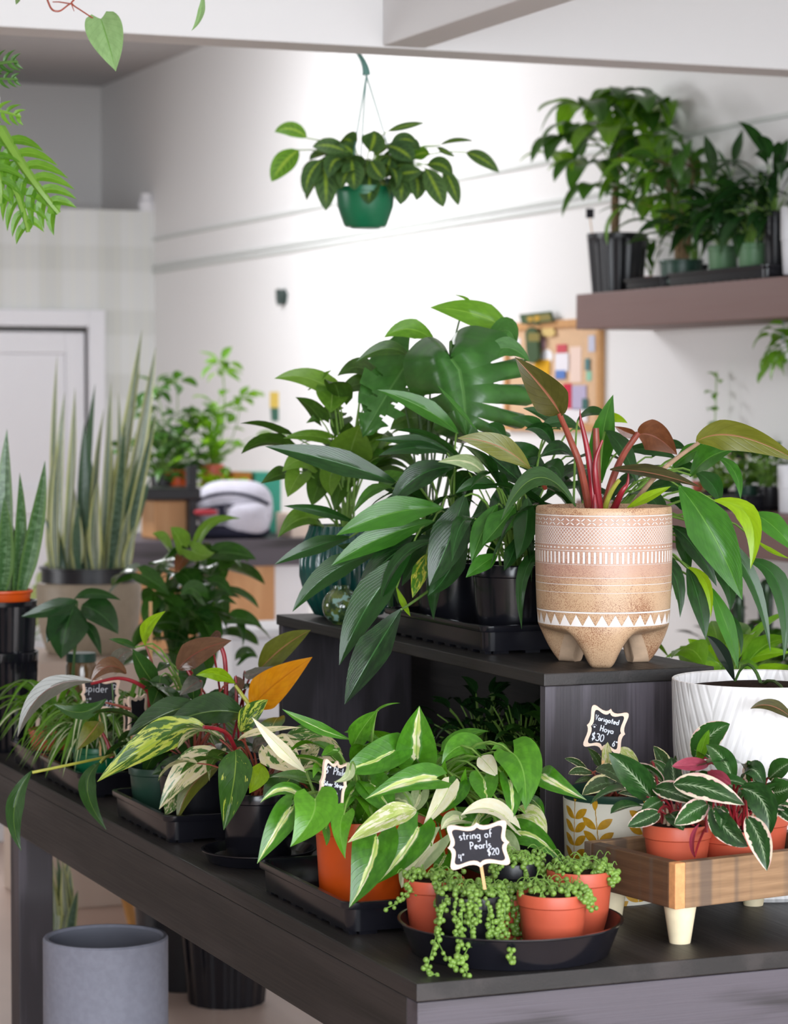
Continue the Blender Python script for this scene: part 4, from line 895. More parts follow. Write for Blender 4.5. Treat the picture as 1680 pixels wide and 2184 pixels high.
# ------------------------------------------------------------------ long leaved plants on the riser
Z4=Reg(540,600,.41667); Z5=Reg(1050,640,.375); Z6=Reg(0,1280,.40476); Z7=Reg(500,1400,.44048); Z8=Reg(1140,1360,.37736); Z9=Reg(580,1260,.35714); ZR=Reg(1400,1180,1/6)
tray('black tray under the two black pots on the riser',(RX+.034,on(2,RZ,1030,1398).y),(RX+RW-.016,on(2,RZ,1030,1398).y+.47),RZ,'trays on the table')
G='long leaved plants on the riser'
d=4.64; k=pxm(d); c=at(1094,1340,d); c.z=RZ+.008
th=potted('philodendron','plant with long pointed dark leaves in a black pot beside the patterned pot','plant',c,.076,.064,.142,M['blkpl'],G)
fo=MB(); st=MB(); mt=['long','longb','lime','yel','pale']
def run(fo,st,rg,d,root,rows,sm=0,shape='lance',droot=None,mats=None,**k):
    """rows: (six photo coordinates, width, material index, depth offset)"""
    for r in rows:
        q,w,mi=r[:3]; dz=r[3] if len(r)>3 else 0; kw=dict(k); kw.update(r[4] if len(r)>4 else {})
        B,Mm,T=pleaf(fo,rg,q,w,d+dz,shape=kw.pop('shape',shape),mi=mi,**kw)
        if st is not None and root is not None:
            rt=Vector(root)+Vector((random.uniform(-1,1),random.uniform(-1,1),0))*.02
            st.tube(smooth_curve([rt,(rt*.45+B*.55)+UP*(B-rt).length*.22,B+(B-Mm).normalized()*-.004],7),.0026,.0016,n=5,mi=sm)
root=c+UP*.12
rowsA=[((1085,1090,1000,1330,900,1560),215,0,-.08),((1090,1290,1005,1480,895,1610),150,0,-.04),((1250,1140,1175,1280,1118,1440),115,1,-.1),((1340,1150,1260,1250,1172,1352),135,1,-.12),((1400,1100,1395,1270,1348,1422),130,0,-.14,dict(tilt=35)),((1250,1400,1170,1450,1088,1516),95,1,-.12),((1350,1300,1325,1400,1283,1480),85,0,-.13),((1255,1060,1150,1035,1035,1085),80,0,-.05),((1190,1005,1100,925,945,925),85,4,-.05,dict(tilt=5)),((1160,780,1040,650,940,530),32,1,.0),((1500,800,1430,730,1320,700),80,0,.05),((1570,760,1490,690,1380,650),70,0,.1),((1540,860,1480,760,1390,760),90,0,.05),((1640,900,1560,860,1470,900),90,0,.02),((1480,1000,1400,900,1290,830),130,0,.05),((1400,1050,1290,960,1200,880),120,0,.02),((1680,760,1570,720,1460,760),80,0,.08),((1480,1060,1420,1100,1380,1180),80,0,-.02),((1300,1000,1250,1150,1200,1330),90,0,.0),((1470,960,1540,950,1580,1010),100,0,.0),((1300,840,1250,760,1190,740),70,0,.08),((1170,1110,1160,1240,1120,1390),90,0,.04),((1500,1010,1440,950,1360,950),110,0,.05)]
run(fo,st,Z4,d,root,rowsA)
fill(fo,root+UP*.03,26,(.05,.17),(.12,.19),(.028,.045),(10,80),.7,'lance',mi=0,stem=st,spread=.02)
obj('foliage',fo,[M[x] for x in mt],th); obj('stem',st,M['grn_st'],th)
d=4.86; k=pxm(d); c=at(968,1330,d); c.z=RZ+.008
th=potted('philodendron','plant with long dark leaves arching off the riser edge, farther from the patterned pot','plant',c,.074,.062,.132,M['blkpl'],G); root=c+UP*.115
fo=MB(); st=MB()
rowsB=[((735,1035,420,925,60,845),140,0,-.12,dict(tilt=25)),((1050,780,870,650,635,555),105,1,-.05,dict(tilt=15)),((1000,880,820,850,640,893),75,0,0),((1060,905,900,830,625,812),90,0,.02),((1040,950,840,1000,695,1165),140,0,-.15),((975,1160,700,1190,425,1300),165,1,-.22,dict(tilt=15)),((930,1225,650,1315,400,1455),140,1,-.2,dict(tilt=30)),((500,1310,310,1360,108,1450),95,0,-.05),((650,1385,400,1490,200,1692),130,0,-.12),((920,1310,690,1420,525,1660),130,0,-.2),((810,1390,600,1640,440,1965),190,0,-.3),((720,1060,610,1075,510,1190),60,3,-.05),((520,1235,340,1175,155,1150),60,0,.02),((890,1390,850,1500,815,1620),90,3,-.2),((730,1560,770,1650,804,1715),36,2,-.25),((960,1290,850,1420,760,1560),100,0,-.1),((1000,1000,880,960,760,980),90,0,.05),((640,1040,700,1010,800,990),90,3,.03),((900,1010,760,1060,650,1050),70,0,.05),((880,1110,770,1110,640,1150),90,0,.02),((980,1330,900,1400,870,1550),80,0,-.02),((700,1350,560,1370,430,1350),90,0,.0),((1000,1160,940,1260,900,1400),120,0,-.05),((860,1100,780,1130,720,1200),80,0,.04)]
run(fo,st,Z4,d,root,rowsB)
pleaf(fo,Z9,(770,112,600,385,433,680),215,d-.36,mi=0,tilt=20)
st.tube(smooth_curve([root,at(900,1270,d-.2),at(855,1300,d-.36)],8),.0028,.002,n=6)
fill(fo,root+UP*.02,22,(.05,.16),(.1,.17),(.028,.042),(-5,80),.8,'lance',mi=0,stem=st,spread=.02)
obj('foliage',fo,[M[x] for x in mt],th); obj('stem',st,M['grn_st'],th)
# long leaved plant drooping right of the patterned pot
d=4.42; c=Vector((RX+RW-.075,RY+.33,RZ)); d=depth(c)-.05
th=potted('philodendron','plant with long leaves drooping beyond the riser behind the patterned pot','plant',c,.07,.06,.15,M['blkpl'],G); root=c+UP*.14; fo=MB(); st=MB()
rowsC=[((1060,1055,1250,1330,1420,1705),270,1,-.14,dict(tilt=12)),((1255,1140,1460,1240,1466,1530),130,2,-.1,dict(tilt=5)),((1120,1005,1235,895,1375,850),140,1,-.05,dict(tilt=30)),((1270,890,1375,975,1410,1135),70,1,0),((1150,975,1250,1050,1290,1160),120,0,0),((1480,1215,1600,1290,1740,1450),140,1,-.05),((1490,1360,1590,1430,1690,1470),30,2,-.06),((1020,1285,1150,1410,1275,1630),130,0,0),((1180,1300,1440,1530,1580,2000),95,0,-.03),((1440,1480,1630,1630,1655,2050),125,0,.0),((1105,1515,1170,1700,1212,1930),130,0,-.05),((1105,1520,1215,1610,1240,1810),60,2,-.06,dict(tilt=5)),((1230,1620,1330,1850,1395,2100),105,1,-.03),((1210,1480,1330,1600,1350,1770),100,0,.02),((1290,1750,1390,1860,1412,2020),45,0,.02),((1025,1495,1045,1590,1046,1705),70,1,.0),((620,1040,625,780,686,538),150,1,.05,dict(tilt=5)),((640,740,740,850,830,1060),110,0,.0),((740,860,900,850,1050,905),80,0,.05),((1000,1140,1110,1170,1200,1290),90,0,.03),((1020,960,1130,870,1230,840),100,1,.03),((900,900,1010,830,1100,850),70,0,.08),((1040,1300,1090,1420,1120,1560),90,0,.04),((990,1010,1090,960,1170,990),90,0,.04),((1080,1240,1180,1260,1260,1320),90,0,.05),((860,1090,990,1060,1100,1090),100,0,.04),((1100,1380,1260,1420,1420,1560),100,0,.02),((600,680,690,670,768,700),60,2,.1),((480,690,560,640,660,660),70,0,.1)]
run(fo,st,Z5,d,root,rowsC)
fill(fo,root+UP*.02,20,(.04,.14),(.12,.18),(.03,.045),(10,75),.8,'lance',mi=0,stem=st,spread=.02)
obj('foliage',fo,[M[x] for x in mt],th); obj('stem',st,M['grn_st'],th)
# ------------------------------------------------------------------ monstera
d=5.12; c=at(905,1300,d); c.z=RZ+.008
th=potted('monstera','monstera with big split leaves rising behind the long leaved plants','plant',c,.07,.06,.13,M['blkpl']); root=c+UP*.12
def monstera(mb,at0,tip,right,nrm,L,W,slits,mi=0,nt=48,nu=8,lobe=.33,open_=(.12,.2)):
    """heart blade with deep slits between the side veins"""
    A=Vector(at0); ax=(Vector(tip)-A).normalized(); rx=(right-ax*right.dot(ax)).normalized(); nn=rx.cross(ax)
    if nn.dot(nrm)<0: nn=-nn
    vs=[];uv=[];us=[-1+i/nu for i in range(2*nu+1)]; m=2*nu+1; rn=(random.random(),random.random())
    for j in range(nt+1):
        t=j/nt; w=prof_heart(min(.999,max(t,.0)))*W/2
        for u in us:
            au=abs(u); s=t+.16*au*(1-t)-lobe*au**1.15*(1-t)**2.2*1.35
            x=u*w; z=-.16*au*au*W*.5-.22*L*max(0,s)**2+.03*W*math.sin(t*40)*au*au+.08*W*au
            vs.append(A+ax*s*L+rx*x+nn*z); uv.append((u*.5+.5,t))
    fs=[]
    for j in range(nt):
        for i in range(2*nu):
            u=(us[i]+us[i+1])/2; t=(j+.5)/nt; au=abs(u); cut=False
            for (s0,sd,dep,wd) in slits:
                if sd*u>0 and au>dep and abs(t-s0)<wd*(.35+.65*min(1,(au-dep)*3)): cut=True
            if not cut: fs.append((j*m+i,j*m+i+1,(j+1)*m+i+1,(j+1)*m+i))
    mb.add(vs,fs,uv,rn,mi)
fo=MB(); st=MB()
def outline_blade(mb,rg,mid,sides,d,mi=0,nr=12,ns=70,bend=.1):
    """split blade: midrib and the two margins measured on the photo, curved back in depth, with slits cut between the side veins"""
    def along(P,t):
        L=[0]
        for a,b in zip(P,P[1:]): L.append(L[-1]+math.hypot(b[0]-a[0],b[1]-a[1]))
        x=t*L[-1]
        for q in range(len(P)-1):
            if x<=L[q+1] or q==len(P)-2:
                f=(x-L[q])/max(1e-6,L[q+1]-L[q]); return (P[q][0]+(P[q+1][0]-P[q][0])*f,P[q][1]+(P[q+1][1]-P[q][1])*f)
    rn=(random.random(),random.random())
    for sgn,(out,slits,t0) in zip((-1,1),sides):
        o2=[]
        P=[out[0]]+list(out)+[out[-1]]
        for q in range(1,len(P)-2):
            for k in range(8):
                t=k/8; a,b,c,e=P[q-1:q+3]; o2.append(tuple(.5*((2*b[n])+(c[n]-a[n])*t+(2*a[n]-5*b[n]+4*c[n]-e[n])*t*t+(3*b[n]-a[n]-3*c[n]+e[n])*t**3) for n in (0,1)))
        o2.append(out[-1])
        cuts=[(0,1,0)]+sorted(slits)+[(1,1,0)]
        for (s0,d0_,w0),(s1,d1_,w1) in zip(cuts,cuts[1:]):
            nc=max(5,int((s1-s0)*ns)); vs=[];uv=[]
            for j in range(nc+1):
                x=j/nc
                for i in range(nr+1):
                    r=i/nr
                    g=lambda dp,w: w*math.sqrt((r-dp)/(1-dp)) if r>dp else 0
                    a=s0+g(d0_,w0); b=s1-g(d1_,w1); s=a+(b-a)*x
                    re=r*(1-.1*abs(2*x-1)**5*(1 if 0<s0 or x>.5 else 0)*(r>.5))
                    o=along(o2,s); m=along(mid,max(0,(s-t0)/(1-t0))*.97)
                    px=m[0]+(o[0]-m[0])*re; py=m[1]+(o[1]-m[1])*re
                    dep=bend*r**2.2*(1 if sgn<0 else .8)-.05*s*(1-r*.5)-.014*math.sin(PI*min(1,r*1.6))-.02*math.sin(PI*x)*r*r
                    vs.append(at(*rg(px,py),d+dep)); uv.append((.5+sgn*r*.5,max(0,(s-t0)/(1-t0))*.9+.02))
            fs=[]
            for j in range(nc):
                for i in range(nr):
                    k=j*(nr+1)+i; fs.append((k,k+1,k+nr+2,k+nr+1) if sgn>0 else (k,k+nr+1,k+nr+2,k+1))
            mb.add(vs,fs,uv,rn,mi)
A=at(*Z4(1012,398),d-.16)
outline_blade(fo,Z4,[(1012,398),(1055,455),(1072,560),(1086,700),(1096,800)],
 (([(1006,388),(978,328),(925,288),(868,292),(812,335),(770,400),(772,490),(795,588),(850,640),(890,700),(930,765),(990,800),(1045,826),(1092,832)],[(.60,.42,.02),(.75,.38,.016)],.32),
  ([(1014,388),(1004,320),(1050,250),(1120,226),(1200,240),(1285,262),(1345,325),(1372,372),(1408,440),(1438,560),(1432,640),(1392,740),(1330,790),(1240,815),(1160,832),(1100,835)],[(.43,.5,.014),(.55,.42,.016),(.68,.32,.018),(.79,.3,.016),(.89,.36,.012)],.28)),d-.16)
st.tube(smooth_curve([root,at(960,1000,d+.03),A+FWD*.03+UP*.02,A],8),.004,.003)
A=at(*Z4(800,400),d+.05); T=at(*Z4(560,740),d-.05); nv=((CAM-A).normalized()+UP*.7).normalized(); rt=(T-A).cross(nv)
monstera(fo,A,T,rt,nv,(T-A).length,370*.41667*pxm(d),[(.35,1,.4,.03),(.55,1,.3,.03),(.72,1,.3,.03),(.35,-1,.4,.03),(.55,-1,.3,.03),(.72,-1,.3,.03)])
st.tube(smooth_curve([root,at(900,950,d+.06),A],8),.004,.003)
run(fo,st,Z4,d,root,[((1305,250,1125,165,905,134),150,1,.05,dict(tilt=0,shape='ovate')),((1120,120,1085,85,1030,70),16,1,.05,dict(tilt=0)),((930,310,800,245,670,287),110,1,.02,dict(tilt=20)),((800,385,680,345,527,412),85,2,.0,dict(tilt=25)),((1415,410,1285,340,1178,425),110,0,-.1,dict(tilt=20)),((1180,330,1290,250,1345,330),130,0,-.02,dict(tilt=20)),((690,420,620,560,600,740),150,0,.06),((900,720,800,700,700,760),140,2,.1),((900,650,860,740,800,800),160,2,.12),((1000,560,1010,700,1040,780),110,0,.14)],shape='lance')
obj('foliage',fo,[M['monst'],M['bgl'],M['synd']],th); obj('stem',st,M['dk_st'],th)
# ------------------------------------------------------------------ ribbed teal vase with arrowhead plant, and speckled glass globe
c=on(2,RZ,738,1311); c=Vector((RX+.115,RY+RL-.115,RZ)); d=depth(c); k=pxm(d)
th=thing('arrowhead_plant','light green arrowhead plant in a ribbed teal pot at the far riser end','plant',c)
M['teal']=flat('teal_glaze',(24,84,78),.18,.6,.15,12,coat=.4)
m=MB(); h=at(740,1120,d).z-RZ; n=144; prof=[(0,.001),(.045,0),(.07,.006),(.088,h*.2),(.1,h*.45),(.1,h*.62),(.092,h*.82),(.082,h*.95),(.08,h),(.075,h),(.072,h*.9),(0,h*.85)]
vs=[];uv=[]
for j,(r,z) in enumerate(prof):
    for i in range(n+1):
        a=2*PI*i/n; q=1-.05*abs(math.sin(a*18)) if 2<=j<=8 else 1; vs.append(c+Vector((math.cos(a)*r*q,math.sin(a)*r*q,z))); uv.append((i/n,z/h))
m.add(vs,[(j*(n+1)+i,j*(n+1)+i+1,(j+1)*(n+1)+i+1,(j+1)*(n+1)+i) for j in range(len(prof)-1) for i in range(n)],uv); obj('pot',m,M['teal'],th,sharp=60)
soil(c,.074,h*.88,th); root=c+UP*h*.9; fo=MB(); st=MB()
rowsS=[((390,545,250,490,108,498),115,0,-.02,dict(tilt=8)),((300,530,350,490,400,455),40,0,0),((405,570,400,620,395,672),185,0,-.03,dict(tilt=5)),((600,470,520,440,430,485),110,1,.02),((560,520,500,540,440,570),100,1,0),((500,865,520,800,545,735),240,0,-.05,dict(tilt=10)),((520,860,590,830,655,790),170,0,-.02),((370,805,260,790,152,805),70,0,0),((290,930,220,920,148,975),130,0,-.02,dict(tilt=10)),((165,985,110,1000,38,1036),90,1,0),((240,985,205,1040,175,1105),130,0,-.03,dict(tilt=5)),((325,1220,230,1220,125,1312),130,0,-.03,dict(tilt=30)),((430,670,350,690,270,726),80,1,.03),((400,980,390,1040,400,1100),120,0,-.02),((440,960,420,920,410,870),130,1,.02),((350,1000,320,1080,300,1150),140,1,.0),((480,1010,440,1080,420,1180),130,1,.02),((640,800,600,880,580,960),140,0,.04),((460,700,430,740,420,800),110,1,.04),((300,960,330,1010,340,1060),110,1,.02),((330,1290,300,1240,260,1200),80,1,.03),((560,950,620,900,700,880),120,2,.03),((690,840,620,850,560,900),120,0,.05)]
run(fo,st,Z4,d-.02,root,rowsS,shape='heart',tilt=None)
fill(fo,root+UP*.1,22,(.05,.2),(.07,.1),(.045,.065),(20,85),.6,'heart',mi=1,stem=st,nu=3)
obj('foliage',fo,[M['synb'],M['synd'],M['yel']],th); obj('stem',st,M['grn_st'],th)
t=Tr('speckled_glass'); x,y,z=t.pos(); n1=t.noise(t.vec(x,y,z),34,4,.7); n2=t.noise(t.vec(x,y,z),75,2)
M['speck']=t.done(t.mix(t.ss(n2,.56,.64),t.mix(t.ss(n1,.4,.62),lin((34,66,40)),lin((110,128,60))),lin((150,190,180))),.1,.7,coat=.6)
c=on(2,RZ,718,1331); c.x=max(c.x,RX+.04); k=pxm(depth(c)); r=41*k
m=MB(); m.lathe((c.x,c.y,RZ),[(0,.001),(r*.45,0)]+[(r*math.cos(a),r*.93+r*math.sin(a)) for a in [R(-62+i*11) for i in range(13)]]+[(r*.42,r*1.86),(r*.4,r*2.0),(r*.36,r*2.0),(r*.37,r*1.84),(0,r*1.8)],40)
obj('globe_vase',m,M['speck'],label='small round speckled green glass vase at the riser edge beside the teal pot',cat='vase')
# ------------------------------------------------------------------ patterned three footed pot
d=4.365; c=at(1286,1428,d); c.z=RZ; k=pxm(d); RR=146*k; H=at(1286,1079,d).z-RZ
t=Tr('etched_stoneware'); u,v=t.uv(); x,y,z=t.pos()
sp=t.noise(t.vec(x,y,z),760,2,.6); bl=t.noise(t.vec(x,y,z),16,3)
dark=t.ss(sp+(bl-.5)*.5,.5,.66)
clay=t.mix(dark,lin((204,170,136)),lin((140,88,58))); clay=t.mix(t.ss(v,.5,.62)*(1-t.ss(v,.93,.97))*.45,clay,lin((190,146,140)))
def ln(c0,w): return 1-t.ss((v-c0).abs(),w*.7,w*1.2)
def rep(n): return (u*n).fr()
mk=ln(.952,.0035)
for a,w in ((.884,.0016),(.774,.0012),(.737,.0016),(.65,.0012),(.568,.0016),(.524,.002),(.474,.0014),(.351,.005),(.268,.004)): mk=mk.mx(ln(a,w))
# crossed petals
p=(rep(38)-.5); q=(v-.915)/.021; pa=(p.abs()*2.6-q.abs()); mk=mk.mx((1-t.ss(pa.abs(),.14,.3))*t.ss(q.abs(),.15,.3)*(1-t.ss(q.abs(),.9,1.05))*(1-t.ss(p.abs(),.36,.42)))
# lattice
inb=t.ss(v,.774,.776)*(1-t.ss(v,.882,.884)); s1=((u*116+(v-.774)*41).fr()-.5).abs(); s2=((u*116-(v-.774)*41).fr()-.5).abs()
mk=mk.mx((1-t.ss(s1.mn(s2),.06,.13))*inb)
# dots
p=(rep(81)-.5)/.27; q=(v-.755)/.0055; mk=mk.mx(1-t.ss(p*p+q*q,.7,1.1))
# bars
p=(rep(78)-.5).abs(); q=((v-.693).abs()-.029).mx(0.)/.009; mk=mk.mx((1-t.ss(p,.17,.24))*(1-t.ss(q,.6,1.0)))
# triangles
p=(rep(32)-.5).abs()*2; q=(v-.27)/.071; mk=mk.mx((1-t.ss(p+q,.93,.98))*t.ss(v,.268,.27))
t.bump(mk,.8,.0012)
M['etched']=t.done(t.mix(mk,clay,lin((246,238,234))),.36,.5)
M['rawclay']=flat('raw_clay',(206,176,148),.8,.2,.08,50,.3)
th=thing('patterned_planter','tan stoneware pot etched with white bands on three feet, holding a red stemmed philodendron','plant',c)
n=144
fang=[math.atan2((-FWD).y,(-FWD).x)+R(q) for q in (-7,113,233)]
def foot(a):
    f=0
    for fa in fang:
        dl=abs((a-fa+PI)%(2*PI)-PI); f=max(f,1-min(1,max(0,(dl-R(9))/R(30))))
    return f*f*(3-2*f)
rows=[]
top=[(RR*.955,H*.93),(RR*.96,H-.004),(RR*.972,H),(RR*.988,H-.002),(RR*.993,H*.97),(RR*1.0,H*.85),(RR*1.0,H*.7),(RR*.99,H*.5),(RR*.975,H*.35),(RR*.96,H*.27)]
vs=[];uv=[]
for j in range(len(top)+13):
    for i in range(n+1):
        a=PI/2-TH+2*PI*i/n; f=foot(a)
        if j<len(top): r,z=top[j]
        else:
            s=(j-len(top)+1)/10
            if s<=1:
                zb=.05*(1-f); z=H*.27+(zb-H*.27)*(1-(1-s)**1.0); 
                r=RR*.96*( (1-s**2.2)*.42+.58 if f<.01 else ((1-s**2.2)*(.42*(1-f)+.27*f)+.58*(1-f)+.73*f))
            elif s<1.15: z=.05*(1-f); r=RR*(.5*(1-f)+.47*f)*.96
            elif s<1.25: z=.05; r=RR*.36
            else: z=.05; r=0
        vs.append(c+Vector((math.cos(a)*r,math.sin(a)*r,z))); uv.append((i/n,z/H))
nr=len(top)+13
m=MB(); m.add(vs,[(j*(n+1)+i,j*(n+1)+i+1,(j+1)*(n+1)+i+1,(j+1)*(n+1)+i) for j in range(nr-1) for i in range(n)],uv)
for q in range(len(m.f)):
    if q//n>=len(top)+9: m.mi[q]=1
obj('pot',m,[M['etched'],M['rawclay']],th,sharp=60)
soil(c,RR*.955,H*.935,th); root=c+UP*H*.93
def pet(pts,w0,w1,dd,mt,name='petiole'):
    s=MB(); ptube(s,Z5,pts,w0,w1,d,dd,n=10); return obj(name,s,M[mt],th)
pet((545,1175,500,950,440,790,377,640),46,30,(0,-.02,-.03,-.05),'rust_st'); pet((300,1070,262,1010,215,960),26,24,(-.06,-.08,-.09),'rust_st')
pet((640,1160,690,1000,750,870,828,758),44,34,(.02,.03,.05,.06),'rust_st'); pet((790,1170,930,1000,1060,890,1172,812),30,22,(0,-.04,-.06,-.08),'tan_st')
pet((640,1185,670,1100,722,1022),34,24,(0,-.02,-.03),'lemon_st')
def spear(pts,w0,w1,dd,mt,name='sheath'):
    s=MB(); ptube(s,Z5,pts,w0,w1,d,dd,n=10); obj(name,s,M[mt],th)
spear((578,1190,562,1000,535,830,503,690),52,22,(0,0,0,0),'red_st'); spear((505,700,499,660,498,618),22,3,(0,0,0),'red_st')
spear((610,1190,585,1000,588,900,625,796),48,14,(.0,-.012,-.012,-.012),'red_st'); spear((690,1190,735,1090,768,1040,772,960),44,6,(0,-.02,-.02,-.02),'red_st'); spear((583,1195,582,1150,580,1105),44,10,(-.025,-.025,-.025),'red_st')
s=MB(); ptube(s,Z5,(596,1190,592,900,587,728),50,36,d+.012,n=12); obj('stub',s,M['rust_st'],th,label='brown cut stem with a pale flat end')
def pl(mt,q,w,dd,shape='lance',lab=None,**k):
    f=MB(); pleaf(f,Z5,q,w,d,dd,shape=shape,nt=22,nu=5,**k); o=obj('leaf',f,M[mt],th)
    if lab: o['label']=lab
pl('olivd',(385,650,300,520,128,325),205,(-.05,-.08,-.1),'ovate','olive leaf with a rusty midrib',tilt=0,tw=-8,fold=10,wave=.07)
pl('olive',(220,965,30,830,-200,785),140,(-.09,-.11,-.12),'lance','yellow olive leaf',tilt=10,fold=8,wave=.05)
pl('dkphil',(472,1175,255,1010,50,1250),120,(-.08,-.12,-.16),'lance',tilt=28)
pl('copper',(826,765,930,780,1050,880),190,(.06,.05,.04),'ovate','copper brown leaf',tilt=5,wave=.06); pl('copper',(830,775,760,750,695,718),60,(.06,.06,.06),'ovate',tilt=0)
pl('olive',(1158,806,1400,775,1760,930),170,(-.08,-.1,-.12),'ovate','long olive leaf with a pink midrib',tilt=-8,fold=8,wave=.05)
pl('olivd',(668,965,900,985,1185,1065),85,(-.03,-.06,-.08),'lance',tilt=45)
pl('lime',(765,1182,890,1120,1015,1060),60,(-.03,-.05,-.06),'lance','lime green leaf',tilt=20)
# ------------------------------------------------------------------ heart leaved brasil philodendron in the orange pot
d=3.98; c=Vector((TRX+.088,y1+.17,ZT+.008)); d=depth(c)
th=potted('philodendron','heart leaved philodendron with cream striped leaves in an orange pot in the front tray','plant',c,.071,.06,.138,M['orange'],'philodendrons on the table'); root=c+UP*.125; fo=MB(); st=MB()
mB=['brasp','bras','cream','pale']
h_='heart'
rowsP=[((390,690,370,790,270,922),225,0,-.1,dict(tilt=8)),((275,735,200,850,110,1003),150,1,-.08,dict(rn=(.3,.55))),((330,690,230,645,125,708),75,1,-.03),((345,560,220,440,85,295),75,2,.02,dict(shape='lance',tilt=0)),((570,440,620,350,690,262),115,0,.05,dict(shape='ovate')),((690,262,740,235,802,226),14,0,.05),((560,402,390,340,230,255),60,1,.06,dict(shape='lance',rn=(.3,.1))),((530,760,512,850,536,980),110,0,-.08),((690,875,650,1030,555,1216),230,1,-.11,dict(rn=(.1,.42),tilt=8)),((890,830,810,960,685,1103),180,1,-.08,dict(rn=(.2,.5))),((775,455,640,520,515,560),165,1,0.,dict(rn=(.4,.35),tilt=12)),((480,450,450,470,420,480),60,0,.03),((880,492,882,370,895,240),215,1,.02,dict(tilt=5,rn=(.5,.55))),((880,740,740,790,548,902),115,2,-.1,dict(shape='ovate')),((975,590,830,610,632,692),135,1,-.06,dict(rn=(.4,.7))),((660,615,720,690,770,778),170,1,-.03,dict(rn=(.4,.3))),((560,545,540,590,480,608),50,3,-.1),((430,560,400,540,380,590),60,0,-.02),((620,780,650,720,690,700),100,0,0),((440,830,450,880,444,918),40,0,-.09),((580,640,550,690,540,740),80,1,0),((740,700,820,700,860,760),110,3,.0)]
run(fo,st,Z7,d-.05,root,rowsP,shape='heart',nt=16,nu=4)
st.tube(smooth_curve([at(*Z7(345,555),d),at(*Z7(370,620),d-.04),at(*Z7(395,690),d-.09)],6),.0022,n=6); st.tube(smooth_curve([root,at(*Z7(470,760),d-.03),at(*Z7(395,690),d-.09)],6),.0022,n=6)
fill(fo,root+UP*.01+FWD*.03,30,(.03,.11),(.06,.085),(.04,.052),(0,80),.6,'heart',mi=0,stem=st,nu=3)
fill(fo,root+FWD*.02,14,(.03,.1),(.06,.08),(.04,.05),(0,70),.6,'heart',mi=1,stem=st,nu=3)
obj('foliage',fo,[M[x] for x in mB],th); obj('stem',st,M['grn_st'],th)
c=Vector((TRX+.215,y1+.27,ZT+.008)); d2=depth(c)
th=potted('philodendron','heart leaved philodendron with plain and cream leaves at the back of the front tray','plant',c,.068,.058,.132,M['orange'],'philodendrons on the table'); root=c+UP*.12; fo=MB(); st=MB(); d=3.98
rowsQ=[((1170,450,1080,440,1003,522),130,0,.06),((1188,484,1230,530,1272,582),95,2,.0,dict(shape='ovate')),((1205,588,1215,650,1222,716),150,1,-.03,dict(rn=(.6,.2),tilt=5)),((1350,470,1400,570,1408,745),225,0,-.03,dict(tilt=5)),((1322,462,1285,440,1243,452),55,0,.04),((1488,575,1560,620,1705,696),120,1,-.02,dict(rn=(.5,.6))),((1330,600,1345,690,1338,802),110,1,-.05,dict(rn=(.3,.5))),((1040,630,990,720,908,830),100,2,-.08),((1330,800,1220,735,1095,770),95,2,-.1),((1360,850,1470,885,1590,997),135,1,-.06,dict(rn=(.1,.45))),((1400,760,1470,790,1512,875),100,2,-.03),((1085,620,1060,690,1000,760),120,1,-.03),((1310,880,1350,940,1382,1000),95,3,-.08),((960,910,860,1030,808,1122),150,3,-.05),((1010,600,1010,560,1020,500),60,0,.03),((1130,640,1110,600,1120,540),50,0,.0),((1100,790,1040,800,1000,840),90,3,-.06),((1020,960,1000,1000,960,1040),130,1,.0),((1280,620,1300,560,1330,520),90,0,.03),((900,660,880,720,850,760),90,3,-.04),((1230,760,1290,740,1340,770),110,3,-.02),((980,470,940,480,900,530),90,0,.05),((1200,760,1160,830,1140,900),130,1,.0),((1300,800,1310,900,1280,980),120,0,.02),((1430,690,1470,720,1500,770),60,1,0)]
run(fo,st,Z7,d-.01,root,rowsQ,shape='heart',nt=16,nu=4)
fill(fo,root+UP*.01+FWD*.02,40,(.03,.12),(.06,.085),(.04,.052),(-10,75),.6,'heart',mi=0,stem=st,nu=3)
obj('foliage',fo,[M[x] for x in mB],th); obj('stem',st,M['grn_st'],th)
# ------------------------------------------------------------------ variegated philodendrons along the edge
d=4.42; c=at(552,1832,d); c.z=ZT; c.x=max(c.x,TX+.105)
saucer('small black saucer under the black pot between the two front trays',c,.098,.085,.022,'saucers on the table'); d=depth(c)
c=c+UP*.008; GP='variegated philodendrons on the table'
th=potted('philodendron','variegated philodendron with cream and green splashed leaves in the black pot on the small saucer','plant',c,.066,.055,.112,M['blkpl'],GP); root=c+UP*.1; fo=MB(); st=MB(); mV=['burle','burlec','dkphil','lime','bronze','silver','olive']
rowsV=[((1240,790,1232,950,1178,1212),190,0,-.1,dict(rn=(.2,.3),tilt=8,shape='ovate')),((1380,760,1480,820,1592,912),200,1,-.03,dict(rn=(.5,1.),tilt=5,shape='ovate')),((1265,690,1330,600,1412,524),120,0,0,dict(shape='ovate',rn=(.5,.7))),((1560,900,1480,1000,1388,1112),190,0,.0,dict(rn=(.1,.2))),((1378,860,1360,930,1313,1018),115,3,-.06,dict(tilt=5)),((1420,790,1500,760,1640,780),110,1,.05,dict(rn=(.5,.8))),((1500,720,1600,700,1700,720),80,1,.06),((1330,800,1370,760,1440,740),80,5,0),((1580,860,1640,800,1690,760),110,1,.08,dict(rn=(.4,.9))),((1250,740,1370,690,1590,670),40,1,-.02,dict(rn=(.4,1.))),((1640,1000,1560,1040,1450,1080),90,0,.05)]
run(fo,st,Z6,d,root,rowsV,shape='lance',nt=18,nu=4)
